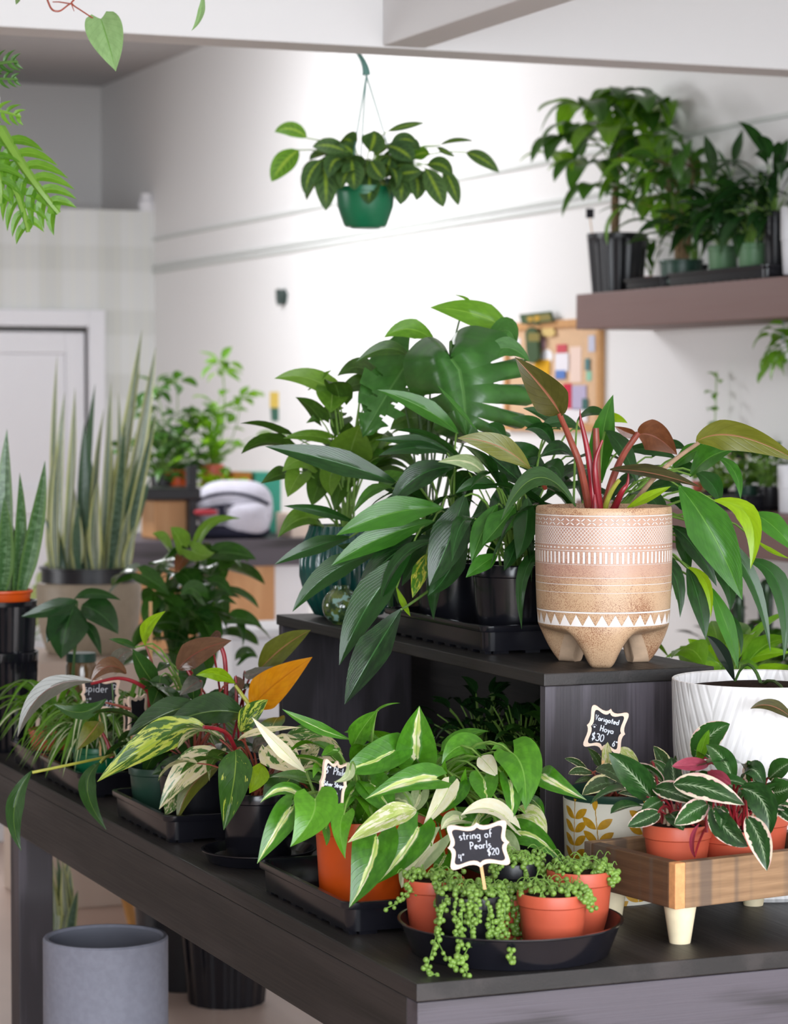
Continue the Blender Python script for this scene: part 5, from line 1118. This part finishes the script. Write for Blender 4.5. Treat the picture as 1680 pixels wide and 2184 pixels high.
fill(fo,root,16,(.05,.13),(.08,.13),(.035,.055),(10,80),.7,'ovate',mi=1,stem=st,az=(R(-10),R(165))); obj('foliage',fo,[M[x] for x in mV],th); obj('stem',st,M['rust_st'],th)
def zpet(th,pts,w0,w1,d,mt,dd=None):
    s=MB(); ptube(s,Z6,pts,w0,w1,d,dd,n=8); obj('petiole',s,M[mt],th)
zpet(th,(1242,790,1200,710,1150,680,1072,668),26,20,d,'red_st',(-.02,-.06,-.08,-.1))
d=4.62; c=Vector((TRX+.09,y2+.13,ZT+.008)); d=depth(c)
th=potted('philodendron','variegated philodendron with one long yellow splashed leaf at the front of the middle tray','plant',c,.068,.058,.115,M['blkmat'],GP); root=c+UP*.1; fo=MB(); st=MB()
rowsW=[((1078,665,850,730,512,957),185,0,-.12,dict(rn=(.6,.75),tilt=15,shape='lance')),((1155,800,1000,890,838,1102),165,1,-.12,dict(rn=(.4,.9),tilt=10)),((1150,880,1010,980,935,1165),110,6,-.08),((935,1150,940,1210,975,1262),22,2,-.08),((1285,600,1090,590,878,662),170,2,-.03,dict(tilt=20)),((1045,545,850,610,668,722),140,2,-.02,dict(tilt=25)),((1050,900,930,880,800,920),120,2,.0),((930,1000,900,1080,870,1130),90,1,-.05),((860,760,780,740,710,790),80,2,0),((1050,720,1000,800,960,860),140,2,.03),((1240,440,1140,390,1032,396),75,3,.0,dict(shape='lance')),((1060,420,1010,450,948,500),95,5,.05),((850,690,760,700,670,800),40,6,0)]
run(fo,st,Z6,d,root,rowsW,shape='ovate',nt=18,nu=4); fill(fo,root,18,(.05,.15),(.1,.15),(.04,.06),(15,80),.6,'ovate',mi=2,stem=st,az=(R(10),R(165)))
obj('foliage',fo,[M[x] for x in mV],th); obj('stem',st,M['rust_st'],th)
c=Vector((TRX+.2,y2+.22,ZT+.008)); d=depth(c)
th=potted('philodendron','philodendron with one bright orange leaf and dark bronze leaves in the middle tray','plant',c,.066,.056,.112,M['blkmat'],GP); root=c+UP*.1; fo=MB(); st=MB(); dq=4.72
f2=MB(); pleaf(f2,Z6,(1332,560,1440,450,1645,300),195,dq,shape='ovate',tilt=8,tw=0,nt=20,nu=5,fold=14); obj('leaf',f2,M['orleaf'],th,label='glossy orange leaf')
zpet(th,(1290,700,1315,570,1275,500,1238,448),30,16,dq,'lemon_st'); zpet(th,(1335,565,1325,640,1290,720),16,18,dq,'lemon_st')
rowsX=[((1365,370,1490,250,1637,158),140,6,.08,dict(rn=(.4,.2))),((935,365,1050,270,1220,213),150,4,.06,dict(tilt=10)),((1090,215,1140,190,1160,225),60,4,.1),((1285,385,1360,390,1442,345),65,5,.03),((1240,400,1260,450,1250,500),60,4,.05)]
run(fo,st,Z6,dq,root,rowsX,shape='ovate',nt=18,nu=4)
obj('foliage',fo,[M[x] for x in mV],th); obj('stem',st,M['red_st'],th)
zpet(th,(1190,560,1190,400,1182,300,1165,245),26,24,dq+.06,'red_st'); zpet(th,(1080,560,1020,430,975,350),20,16,dq+.06,'red_st'); zpet(th,(1240,600,1245,500,1240,400),22,12,dq+.03,'red_st')
m=MB(); c=Vector((TRX+.26,y2+.05,ZT)); m.lathe(at(585,1560,4.95)-UP*(at(585,1560,4.95).z-ZT),[(0,.001),(.034,0),(.042,.11),(.044,.125),(.04,.125),(.038,.1),(0,.1)],32); obj('small_pot',m,M['beige'],label='small pinkish beige pot behind the orange leaf beside the riser panel',cat='pot')
# bronze and green climbers in the third tray
d=4.95; c=Vector((TRX+.07,y2+.29,ZT+.008)); d=depth(c)
th=potted('philodendron','bronze philodendron with red stems and one long silvery leaf reaching left','plant',c,.055,.045,.09,M['dkgreen'],GP); root=c+UP*.08; fo=MB(); st=MB()
rowsY=[((490,430,240,480,92,722),115,5,-.05,dict(shape='lance',tilt=30)),((665,388,570,350,478,432),95,4,.0),((558,520,430,590,283,548),90,2,-.08,dict(shape='lance',rn=(.9,.5))),((522,640,480,700,403,792),115,6,-.08),((600,372,640,290,703,272),90,5,.03),((170,897,75,1100,112,1322),100,2,-.12,dict(shape='lance',rn=(.8,.5),tilt=5)),((528,855,460,1000,562,1212),100,2,-.12,dict(shape='lance',rn=(.6,.5),tilt=5))]
run(fo,None,Z6,d,root,rowsY,shape='ovate',nt=18,nu=4)
obj('foliage',fo,[M[x] for x in mV],th)
zpet(th,(790,560,770,470,640,412,480,440),26,16,d,'red_st',(.05,.02,0,-.04)); zpet(th,(590,830,560,740,520,665),26,12,d,'red_st'); zpet(th,(585,820,400,860,170,908),14,16,d,'lemon_st',(-.02,-.1,-.13)); zpet(th,(600,815,560,825,528,855),14,12,d,'lemon_st',(-.02,-.08,-.12)); zpet(th,(590,820,598,640,590,440),8,8,d,'dk_st'); zpet(th,(690,575,620,555,555,540),18,10,d,'rust_st')
c=Vector((TRX+.2,y2+.42,ZT)); d=depth(c)
th=potted('philodendron','green philodendron with an upright yellow green shoot beside a thin stake','plant',c,.06,.05,.1,M['blkmat'],GP); root=c+UP*.09; fo=MB(); st=MB()
rowsU=[((830,470,755,360,698,258),110,2,0,dict(rn=(1.,.3),tilt=5)),((845,395,830,480,794,562),120,2,-.06,dict(rn=(1.,.3),tilt=5)),((766,242,780,140,872,58),75,3,0,dict(shape='lance',tilt=5)),((718,252,650,225,572,205),42,2,.02,dict(rn=(1.,.3))),((880,330,860,350,820,380),60,2,.05),((900,400,870,440,850,470),70,2,.04),((980,500,940,510,910,530),70,2,.04)]
run(fo,st,Z6,d-.1,root,rowsU,shape='ovate',nt=14,nu=4)
obj('foliage',fo,[M[x] for x in mV],th); obj('stem',st,M['grn_st'],th); zpet(th,(830,420,790,300,766,240),16,10,d-.1,'rust_st')
# spider plants
GS='spider plants on the table'
def spider(lab,c,rt,h,mt,n,az,mats,l=(.16,.28)):
    th=potted('spider_plant',lab,'plant',c,rt,rt*.85,h,mt,GS); fo=MB(); r0=Vector(c)+UP*h*.86
    for i in range(n):
        a=random.uniform(*az); o=Vector((math.cos(a),math.sin(a),0)); L=random.uniform(*l); e=random.uniform(.35,1.3)
        B=r0+o*.008; Mm=B+o*L*.42*math.cos(e*.8)+UP*L*.5*math.sin(e); T=B+o*L*(.8 if e<1 else .6)+UP*L*(.6*math.sin(e)-.55+.25*random.random())
        if Vector((T.x-TX-.3,0,0)).x>-.28 or T.z>ZT+.02: leaf(fo,B,Mm,T,random.uniform(.012,.019),(UP-o*.3).normalized(),'strap',fold=24,nt=12,nu=2,mi=int(random.random()<.25))
    obj('foliage',fo,[M[q] for q in mats],th); return th
c=Vector((TRX+.062,y3+.12,ZT+.008)); spider('spider plant with white striped leaves in the bright green pot',c,.048,.08,M['green'],110,(0,6.28),('spid','spidg'),(.13,.24))
spider('green spider plant at the back of the tray behind the bright green pot',Vector((TRX+.2,y3+.22,ZT+.008)),.05,.085,M['blkmat'],90,(0,6.28),('spidg','spid'),(.16,.28))
spider('white striped spider plant at the near corner behind the small black signs',Vector((TRX+.2,y3+.04,ZT+.008)),.05,.085,M['blkmat'],80,(0,6.28),('spid','spidg'),(.12,.22))
spider('spider plant in the terracotta pot at the far end of the table',Vector((TRX+.07,y3+.47,ZT+.008)),.055,.075,M['terra'],70,(0,6.28),('spidg','spid'),(.14,.25))
f=MB(); 
# signs among them
dS=depth(Vector((TRX+.12,y3+.06,0)))
price_sign('chalk sign reading Spider among the spider plants, crossed by the silvery leaf',214,1482,dS-.02,86,72,-2,0,[('spider P',-.4,.08,.25),('4"',-.38,-.32,.22),('$20',.12,-.36,.2)],(0,0,0,130),th=.0007)
price_sign('small chalk sign seen almost edge on beside the spider plants',293,1520,dS-.16,74,76,0,62,[],(0,0,6,110))
price_sign('second small chalk sign seen almost edge on behind its twin',276,1530,dS-.1,74,76,0,-66,[],(0,0,6,110))
# ------------------------------------------------------------------ string of pearls
c=at(1088,2000,3.69); c.z=ZT; SC=c
saucer('large round black saucer of string of pearls pots at the front of the table',c,.160,.14,.047,'saucers on the table')
GQ='string of pearls pots'
def pearls(lab,px,d,rt,h,mat,nstr,trail,lean=0,crown=70,rim=.22,az0=0,tl=(.03,.13)):
    c=at(px,2000,d); c.z=ZT+.009
    th=potted('string_of_pearls',lab,'plant',c,rt,rt*.8,h,mat,GQ,sz=.95,rim=rim)
    if lean: th.rotation_euler=Matrix.Rotation(R(lean),3,RIGHT).to_euler()
    P=MB(); S=MB(); top=Vector(c)+UP*h*.97
    def pearl(p): P.ball(p,random.uniform(.0032,.0046),nu=8,nv=6,rn=(random.random(),random.random()))
    for i in range(crown):
        a=random.uniform(0,2*PI); r=rt*.97*math.sqrt(random.random()); p=top+Vector((math.cos(a)*r,math.sin(a)*r,random.uniform(0.001,.013))); pearl(p)
        if i%3==0:
            q=p+Vector((random.uniform(-.02,.02),random.uniform(-.02,.02),random.uniform(0,.008))); S.tube(smooth_curve([p,(p+q)/2+UP*.008,q],4),.0007,n=4)
    for i in range(nstr):
        a=random.uniform(*trail); o=RIGHT*math.cos(a)-FWD*math.sin(a); L=random.uniform(*tl)
        e=top+o*(rt*1.03)+UP*.004; s=top+o*rt*random.uniform(.2,.6)+UP*.006
        pts=[s,(s+e)/2+UP*.008,e]; nseg=max(3,int(L/.012)); x=e.copy()
        for j in range(nseg):
            x=x+o*(.003 if j==0 else .0012)-UP*(L/nseg)+RIGHT*random.uniform(-.002,.002); zf=ZT+.012 if (x-SC).to_2d().length<.125 else (ZT+.052 if (x-SC).to_2d().length<.162 else ZT+.004)
            if x.z<zf: x.z=zf; x=x+o*.006
            pts.append(x.copy())
        cv=smooth_curve(pts,3); S.tube(cv,.0008,.0006,n=4)
        for j in range(1,len(cv)):
            if random.random()<.72: pearl(cv[j]+Vector((random.uniform(-1,1),random.uniform(-1,1),random.uniform(-1,1))).normalized()*.0045)
    a=obj('trailing_bead',P,M['pearl'],th); obj('stem',S,M['grn_st'],th)
pearls('string of pearls in the terracotta pot nearest the tray, half hidden by strands',926,3.735,.044,.086,M['terra'],4,(.2,2.6),crown=55,tl=(.02,.08))
pearls('string of pearls with long trailing strands in the front black pot under the chalk sign',1003,3.635,.049,.083,M['blkmat'],5,(.3,2.5),crown=110,tl=(.02,.06))
pearls('string of pearls in the black pot at the saucer back behind the sign',1095,3.80,.046,.1,M['blkmat'],5,(.5,2.6),crown=130,tl=(.01,.03))
pearls('string of pearls in the terracotta pot at the front right of the saucer',1178,3.645,.0505,.083,M['terra'],3,(.3,1.2),crown=90,lean=0,tl=(.01,.02))
pearls('string of pearls in the terracotta pot at the right rear of the saucer',1236,3.755,.048,.095,M['terra'],4,(.0,1.2),crown=120,tl=(.01,.025))
pearls('string of pearls in the terracotta pot squeezed between the front black and terracotta pots',1085,3.705,.032,.07,M['terra'],6,(.8,2.0),crown=40,tl=(.03,.1))
def strand(par,pts,n,lab=None):
    P=MB(); S=MB(); cv=smooth_curve([at(*q) for q in pts],8); S.tube(cv,.0009,.0006,n=5)
    L=len(cv)
    for i in range(n):
        p=cv[int((i+.5)/n*(L-1))]; P.ball(p+Vector((random.uniform(-1,1),random.uniform(-1,1),random.uniform(-1,1))).normalized()*.0045,random.uniform(.0026,.0042),nu=8,nv=6)
    obj('trailing_bead',P,M['pearl'],par); obj('stem',S,M['grn_st'],par)
pf=[o for o in COL.objects if o.name.startswith('string_of_pearls') and o.get('category')][1]
for pts,n in (([(945,1912,3.61),(932,1985,3.575),(920,2032,3.53),(910,2074,3.525),(936,2078,3.522)],26),([(985,1925,3.575),(984,2000,3.56),(976,2040,3.525),(966,2066,3.522)],40),([(998,1920,3.575),(1004,2000,3.56),(986,2050,3.522),(1001,2084,3.52)],34),([(1038,1922,3.58),(1046,1980,3.57),(1042,2004,3.565)],24),([(1062,1925,3.59),(1078,1985,3.57),(1089,2030,3.53),(1091,2058,3.528)],30),([(970,1922,3.58),(974,1985,3.565),(994,2016,3.555)],26),([(926,1990,3.575),(948,2036,3.53),(970,2062,3.522)],7),([(1020,1922,3.575),(1016,1975,3.565)],18),([(1072,1925,3.6),(1062,1970,3.57),(1068,2010,3.56)],22),([(955,1915,3.6),(940,1960,3.58),(936,2000,3.57)],24)): strand(pf,pts,n)
strand([o for o in COL.objects if o.name.startswith('string_of_pearls') and o.get('category')][0],[(890,1902,3.71),(866,1905,3.69),(848,1925,3.68),(822,1938,3.675)],14)
price_sign('chalk sign reading string of Pearls with its price, in the front pot',1020,1802,3.60,133,97,5.5,0,[('string of',-.30,.15,.175),('Pearls',-.14,-.08,.165),('4"',-.34,-.31,.15),('$20',.13,-.25,.15)],(.08,0,14,95),th=.0007)
price_sign('chalk sign reading Philo Silver Stripe standing in the heart leaved philodendron',710,1672,3.85,74,100,-13,40,[('6" Philo',-.38,.2,.16),('"Silver Stripe"',-.42,-.06,.098),('$22',-.14,-.32,.15)],(0,0,6,110),th=.00075)
price_sign('chalk sign reading Varigated Hoya with a paw print in the cream pot',1292,1556,4.05,84,92,-13,-6,[('Varigated',-.33,.17,.122),('Hoya',-.15,-.06,.14),('$30',-.32,-.3,.17),('6"',.24,-.34,.13)],(-.06,0,-8,130),paw=(-.3,.0,.06),th=.0009)
# ------------------------------------------------------------------ cream pot with gold leaf print
c=at(1308,1940,4.09); c.z=ZT; k=pxm(4.09); r=109*k
th=thing('hoya','variegated hoya in a cream pot printed with golden leaf sprigs and a green liner','plant',c)
M['creampot']=flat('cream_paper_pot',(236,230,214),.5,.35,.02,30); M['goldp']=flat('gold_print',(196,146,34),.35,.5,.12,120)
h=at(1308,1716,4.09-.08).z-ZT
m=MB(); m.lathe(c,[(0,.001),(r*.93,0),(r*.94,.003),(r,h-.001),(r-.002,h),(r-.004,h*.9),(0,h*.88)],72)
def gleaf(a,z,L,ang,w=.42):
    n=10; vs=[]; 
    for s in (1,-1):
        for i in range(n+1):
            t=i/n; q=(t-.5)*L; o=s*math.sin(PI*t)**.8*L*w*.5
            x=q*math.cos(ang)-o*math.sin(ang); y=q*math.sin(ang)+o*math.cos(ang); rr=r*(.94+.06*(z+y)/h)+.0006; aa=a+x/rr
            vs.append(c+Vector((math.cos(aa)*rr,math.sin(aa)*rr,z+y)))
    m.add(vs,[(i,i+1,n+1+i+1,n+1+i) for i in range(n)],mi=1)
fa=math.atan2(-FWD.y,-FWD.x)
for si,(a0,z0,ln,cv) in enumerate(((-1.05,.01,.15,.25),(-.35,.06,.09,-.35),(.45,.01,.15,.2),(1.1,.02,.14,-.2),(-.1,-.005,.05,.3))):
    for j in range(int(ln/.021)):
        t=j*.021; a=fa+a0+cv*t/.15*.5
        for s in (1,-1): gleaf(a+s*.013/r,z0+t+.004,.03,PI/2-s*.95)
    gleaf(fa+a0+cv*ln/.15*.5,z0+ln+.008,.022,PI/2)
    n=int(ln/.01)
    for j in range(n): gleaf(fa+a0+cv*(j*.01)/.15*.5,z0+j*.01+.004,.013,PI/2,.12)
obj('pot',m,[M['creampot'],M['goldp']],th)
m=MB(); m.lathe(c,[(r*.96,h*.9),(r*.985,h+.001),(r*1.01,h+.004),(r*1.01,h+.011),(r*.975,h+.012),(r*.95,h*.95),(0,h*.94)],64); obj('liner',m,M['dkgreen'],th)
soil(c,r*.95,h*.97,th); root=c+UP*h*.98; fo=MB(); st=MB(); dH=4.09
rowsH=[((300,755,235,705,168,684),40,0,0),((330,770,250,755,190,772),52,0,-.04),((330,800,280,800,224,822),34,0,-.04),((470,830,370,830,268,890),100,0,-.08),((345,745,430,760,525,840),90,0,-.06),((372,740,345,680,298,620),55,0,.03,dict(shape='lance')),((420,740,408,660,412,590),62,1,-.02),((590,730,520,660,470,632),70,1,.02),((610,745,680,770,740,840),70,0,.03),((770,822,725,710,670,612),95,0,.03),((560,900,500,850,440,830),60,0,-.05),((600,905,540,880,470,880),40,0,-.06),((700,760,660,740,620,745),50,0,.04),((790,760,795,710,795,665),30,0,.04)]
run(fo,st,Z8,dH,root,rowsH,shape='ell',nt=12,nu=3); obj('foliage',fo,[M['hoya'],M['cream']],th); obj('stem',st,M['rust_st'],th)
# ------------------------------------------------------------------ wooden footed box with stromanthe pots
A=on(2,.871,1440,1842); p0=Vector((A.x,A.y,0)); bx=on(2,.871,1245,1794); by=(Vector((bx.x,bx.y,0))-p0); Lb=by.length; by.normalize(); bX=Vector((by.y,-by.x,0)); Wb=.33
z0,z1=ZT+.055,.871; tk=.018
th=thing('wooden_box','rustic brown wooden box on pale peg legs holding terracotta pots','crate',p0+bX*Wb/2+by*Lb/2+UP*ZT)
def ob(name,o,lx,ly_,za,zb,mt):
    m=MB(); c=p0+bX*(o[0]+lx/2)+by*(o[1]+ly_/2)+UP*(za+zb)/2; m.obox(c,bX*lx/2,by*ly_/2,UP*(zb-za)/2); return obj(name,m,mt,th,smooth=False,bevel=.0015)
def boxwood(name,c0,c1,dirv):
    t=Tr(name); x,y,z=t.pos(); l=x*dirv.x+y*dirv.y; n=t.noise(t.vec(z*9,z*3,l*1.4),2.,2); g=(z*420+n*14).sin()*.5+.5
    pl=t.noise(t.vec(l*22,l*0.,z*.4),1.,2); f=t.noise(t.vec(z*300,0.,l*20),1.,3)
    t.bump(f,.4,.001); col=t.mix(g*.22+f*.6,lin(c0),lin(c1)); return t.done(t.mix(t.ss(pl,.47,.6)*.8,col,lin((100,86,76))),.65,.3)  # dark upright shade bands are mixed into the wood colour
M['bwx']=boxwood('lit_striped_barn_wood',(124,94,68),(182,146,110),bX); M['bwy']=boxwood('shaded_barn_wood',(84,58,42),(124,90,64),by)  # front light and side shade are put into these two wood tones
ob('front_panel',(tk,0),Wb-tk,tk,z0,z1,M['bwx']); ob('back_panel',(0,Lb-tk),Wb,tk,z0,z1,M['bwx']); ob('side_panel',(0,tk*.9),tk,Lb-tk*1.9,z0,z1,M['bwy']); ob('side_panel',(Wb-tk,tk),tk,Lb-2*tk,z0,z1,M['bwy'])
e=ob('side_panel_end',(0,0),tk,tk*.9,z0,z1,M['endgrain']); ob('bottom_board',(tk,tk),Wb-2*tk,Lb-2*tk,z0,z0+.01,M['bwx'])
for a,b in ((.03,.028),(Wb-.03,.028),(.03,Lb-.028),(Wb-.03,Lb-.028)):
    m=MB(); q=p0+bX*a+by*b; m.lathe((q.x,q.y,ZT),[(0,.0005),(.015,0),(.0155,.002),(.0235,.054),(.0235,.0555),(0,.0555)],28); obj('leg',m,M['paleleg'],th)
zb=z0+.011; GB='terracotta pots in the wooden box'
q1=p0+bX*.083+by*.105; q2=p0+bX*.178+by*.09; q3=p0+bX*.262+by*.14
def sau(q,lab): 
    m=MB(); m.lathe((q.x,q.y,zb),[(0,.001),(.044,0),(.047,.001),(.054,.028),(.056,.03),(.052,.03),(.045,.006),(0,.005)],40); obj('saucer',m,M['blkpl'],label=lab,cat='saucer',group='saucers in the wooden box')
sau(q1,'black saucer under the left terracotta pot in the wooden box'); sau(q3,'black saucer under the rear terracotta pot in the wooden box')
def strom(lab,q,zp,rt,h,d,rows,fn=0,extra=None):
    th=potted('stromanthe',lab,'plant',Vector((q.x,q.y,zp)),rt,rt*.78,h,M['terra'],GB,sz=.94,rim=.25); root=Vector((q.x,q.y,zp+h*.93)); fo=MB(); st=MB()
    run(fo,st,Z8,d,root,rows,shape='ell',nt=16,nu=4)
    fill(fo,root,fn,(.02,.07),(.06,.09),(.025,.04),(20,80),.5,'ell',mi=0,stem=st)
    b=MB()
    for i in range(10):
        a=random.uniform(0,6.28); p=root+Vector((math.cos(a),math.sin(a),0))*rt*.4; b.tube([p-UP*.002,p+Vector((random.uniform(-.01,.01),random.uniform(-.01,.01),.03))],.003,.002,n=6)
    obj('stem_base',b,M['tan_st'],th)
    obj('foliage',fo,[M['stro'],M['pink'],M['bgl']],th); obj('stem',st,M['red_st'],th); return th
strom('stromanthe with silver ribbed green leaves in the left terracotta pot of the box',q1,zb+.006,.051,.086,3.86,[((670,925,560,780,418,650),175,0,-.02,dict(rn=(.4,.1),tilt=5)),((670,850,790,880,935,945),120,0,-.03,dict(rn=(.4,.8))),((980,940,890,985,788,1057),135,0,-.08,dict(rn=(.9,.8),tilt=5)),((705,985,620,1030,524,1068),100,0,-.08,dict(rn=(.3,.6))),((720,920,660,950,600,990),90,0,-.04),((760,990,800,1030,840,1090),110,0,-.06,dict(rn=(.1,.1))),((650,700,720,740,760,850),60,0,.05)],8)
tb=strom('stromanthe with dark leaves and pink edges spilling over the front terracotta pot of the box',q2,zb,.054,.08,3.82,[((785,830,960,850,1185,945),150,0,-.04,dict(rn=(.3,1.),tilt=20)),((1000,960,1080,1080,1205,1182),150,0,-.07,dict(rn=(.0,.35),tilt=5)),((1195,1010,1270,1140,1312,1318),145,0,-.1,dict(rn=(.2,.95),tilt=5)),((1160,850,1290,930,1322,1122),170,0,-.03,dict(rn=(.1,.2),tilt=8)),((1050,945,1055,1010,1050,1072),90,0,-.06,dict(rn=(.5,.3))),((1122,815,1060,680,968,605),130,0,.0,dict(rn=(.6,.1),tilt=5)),((985,715,880,720,775,728),80,1,.0,dict(tilt=35)),((975,760,1050,790,1110,830),70,1,-.02),((905,1245,890,1140,930,1050),30,1,-.06)],8)
m=MB(); ptube(m,Z8,(972,1100,968,940,975,780),20,12,3.78,n=7); obj('petiole',m,M['red_st'],tb)
strom('stromanthe with upright green leaves in the rear terracotta pot of the box',q3,zb+.006,.048,.085,3.93,[((900,690,985,560,1103,488),160,0,.03,dict(rn=(.9,.5),tilt=5)),((930,700,950,610,985,520),65,2,-.02,dict(tilt=0)),((1170,815,1230,745,1302,842),110,0,-.02,dict(rn=(.2,.1))),((1320,800,1390,740,1460,700),110,0,-.02,dict(rn=(.9,.2))),((1320,870,1390,870,1470,830),160,0,-.05,dict(rn=(.9,.3),tilt=5)),((1365,960,1420,1000,1480,1060),100,0,-.05,dict(rn=(.2,.9))),((1180,860,1120,840,1060,800),90,0,0)],10)
# ------------------------------------------------------------------ white chevron planter
r=.142; h=at(1648,1452,4.12).z-ZT; cx=at(1650,1800,4.12); c=Vector((cx.x,min(cx.y+.045,RY-.16),ZT)); c.y=max(c.y,cx.y)
t=Tr('white_chevron_glaze'); u,v=t.uv(); s=u*9; q=(s.fr()-.5).abs(); ci=((s*.5).fr()).gt(.5)
l1=((v*4.2+q*3.6)*1.5).fr(); l2=((v*4.2-q*3.6)*1.5).fr(); l=l1+(l2-l1)*ci
gr=1-t.ss((l-.5).abs(),.0,.3); t.bump(1-gr,.2,.006)
th=thing('white_planter','large white planter with raised chevron grooves holding dark leaves','planter',c)
m=MB(); m.lathe(c,[(0,.002),(r*.8,0),(r*.84,.006),(r*.93,h*.3),(r*.985,h*.7),(r,h-.008),(r*.998,h-.001),(r*.99,h),(r*.965,h-.002),(r*.95,h*.94),(0,h*.92)],96); obj('pot',m,t.done(lin((244,242,242)),.32,.5,coat=.2),th)
s=MB(); s.lathe((c.x,c.y,c.z),[(r*.95,h*.945),(r*.6,h*.965),(r*.3,h*.975),(0,h*.978)],32); obj('soil',s,M['soil'],th)
fo=MB(); st=MB(); root=c+UP*h*.97
for rg,q,w in ((ZR,(1000,1640,820,1260,640,1055),190),(Z8,(1500,500,1350,390,1218,402),75)):
    B,Mm,T=pleaf(fo,rg,q,w,4.2 if rg is ZR else 4.0,tilt=20,shape='lance',nt=16,nu=4,mi=0 if rg is ZR else 1); st.tube(smooth_curve([root,(root+B)/2+UP*.03,B],6),.003,.002)
obj('foliage',fo,[M['glossy'],M['olivd']],th); obj('stem',st,M['dk_st'],th)
# light green leafy plant behind the riser
d=4.95; c=at(1545,1560,d); c.z=ZT
th=potted('schefflera','bright green plant with broad leaves on the table behind the riser and white planter','plant',c,.075,.062,.14,M['blkpl']); root=c+UP*.13; fo=MB(); st=MB()
rowsR=[((770,1400,450,1250,105,1340),170,1,0),((700,1420,560,1240,400,1095),260,0,.03,dict(tilt=0)),((800,1430,740,1280,700,1140),240,0,.06,dict(tilt=0)),((1060,1400,1350,1300,1720,1270),190,0,-.02,dict(tilt=15)),((1060,1395,1210,1460,1345,1650),150,1,-.03),((820,1440,640,1430,470,1420),110,0,-.02),((820,1450,800,1550,780,1660),220,0,-.03,dict(tilt=0)),((1200,1560,1450,1500,1720,1440),200,0,.05),((1350,1640,1500,1560,1720,1560),140,0,-.04),((1100,1350,1150,1200,1270,1000),160,1,.1),((1300,1300,1400,1150,1560,1060),200,0,.12),((900,1500,1000,1560,1100,1640),140,1,-.02)]
run(fo,st,ZR,d,root,rowsR,shape='ovate',nt=14,nu=4); fill(fo,root,18,(.08,.2),(.1,.15),(.045,.065),(20,80),.5,'ovate',mi=1,stem=st)
obj('foliage',fo,[M['schef'],M['bgl']],th); obj('stem',st,M['grn_st'],th)
# ------------------------------------------------------------------ light, camera
w=bpy.data.worlds.new('World'); sc.world=w; w.use_nodes=True; bg=w.node_tree.nodes['Background']; bg.inputs[0].default_value=(.86,.93,1,1); bg.inputs[1].default_value=1.0
def area(name,loc,rot,sx,sy,p,col=(1,1,1)):
    l=bpy.data.lights.new(name,'AREA'); l.shape='RECTANGLE'; l.size=sx; l.size_y=sy; l.energy=p; l.color=col
    o=bpy.data.objects.new(name,l); COL.objects.link(o); o.location=loc; o.rotation_euler=rot; return o
area('daylight_front_window',(.7,-3.05,1.75),(R(90),0,0),7.0,2.7,LF,(.885,.94,1))
sl_=area('side_wall_fill',(-6.05,9.3,1.75),(R(90),0,R(-90)),3.4,1.5,LS,(.96,.97,1)); sl_.data.spread=R(70)  # unseen side fill, added to brighten the white wall
tl_=area('ceiling_track_light',(2.75,10.9,3.36),(0,0,0),.35,2.4,LT,(.96,.965,1)); tl_.rotation_euler=(Vector((4.39,10.5,1.1))-tl_.location).to_track_quat('-Z','Y').to_euler()
cam=bpy.data.cameras.new('Camera'); co=bpy.data.objects.new('Camera',cam); COL.objects.link(co); sc.camera=co
cam.sensor_fit='VERTICAL'; cam.sensor_height=36; cam.sensor_width=36; cam.lens=F/2184*36; cam.clip_start=.05
co.location=CAM; co.rotation_euler=(PI/2-PITCH,0,-TH)
cam.dof.use_dof=True; cam.dof.focus_distance=4.18
cam.dof.aperture_fstop=cam.lens/1000/.0135
sc.view_settings.view_transform='Standard'; sc.view_settings.look='None'; sc.view_settings.gamma=1; sc.view_settings.use_curve_mapping=False; sc.view_settings.exposure=EXPO
cy=sc.cycles; cy.use_denoising=True; cy.max_bounces=7; cy.diffuse_bounces=4; cy.glossy_bounces=3; cy.transmission_bounces=3; cy.sample_clamp_indirect=4
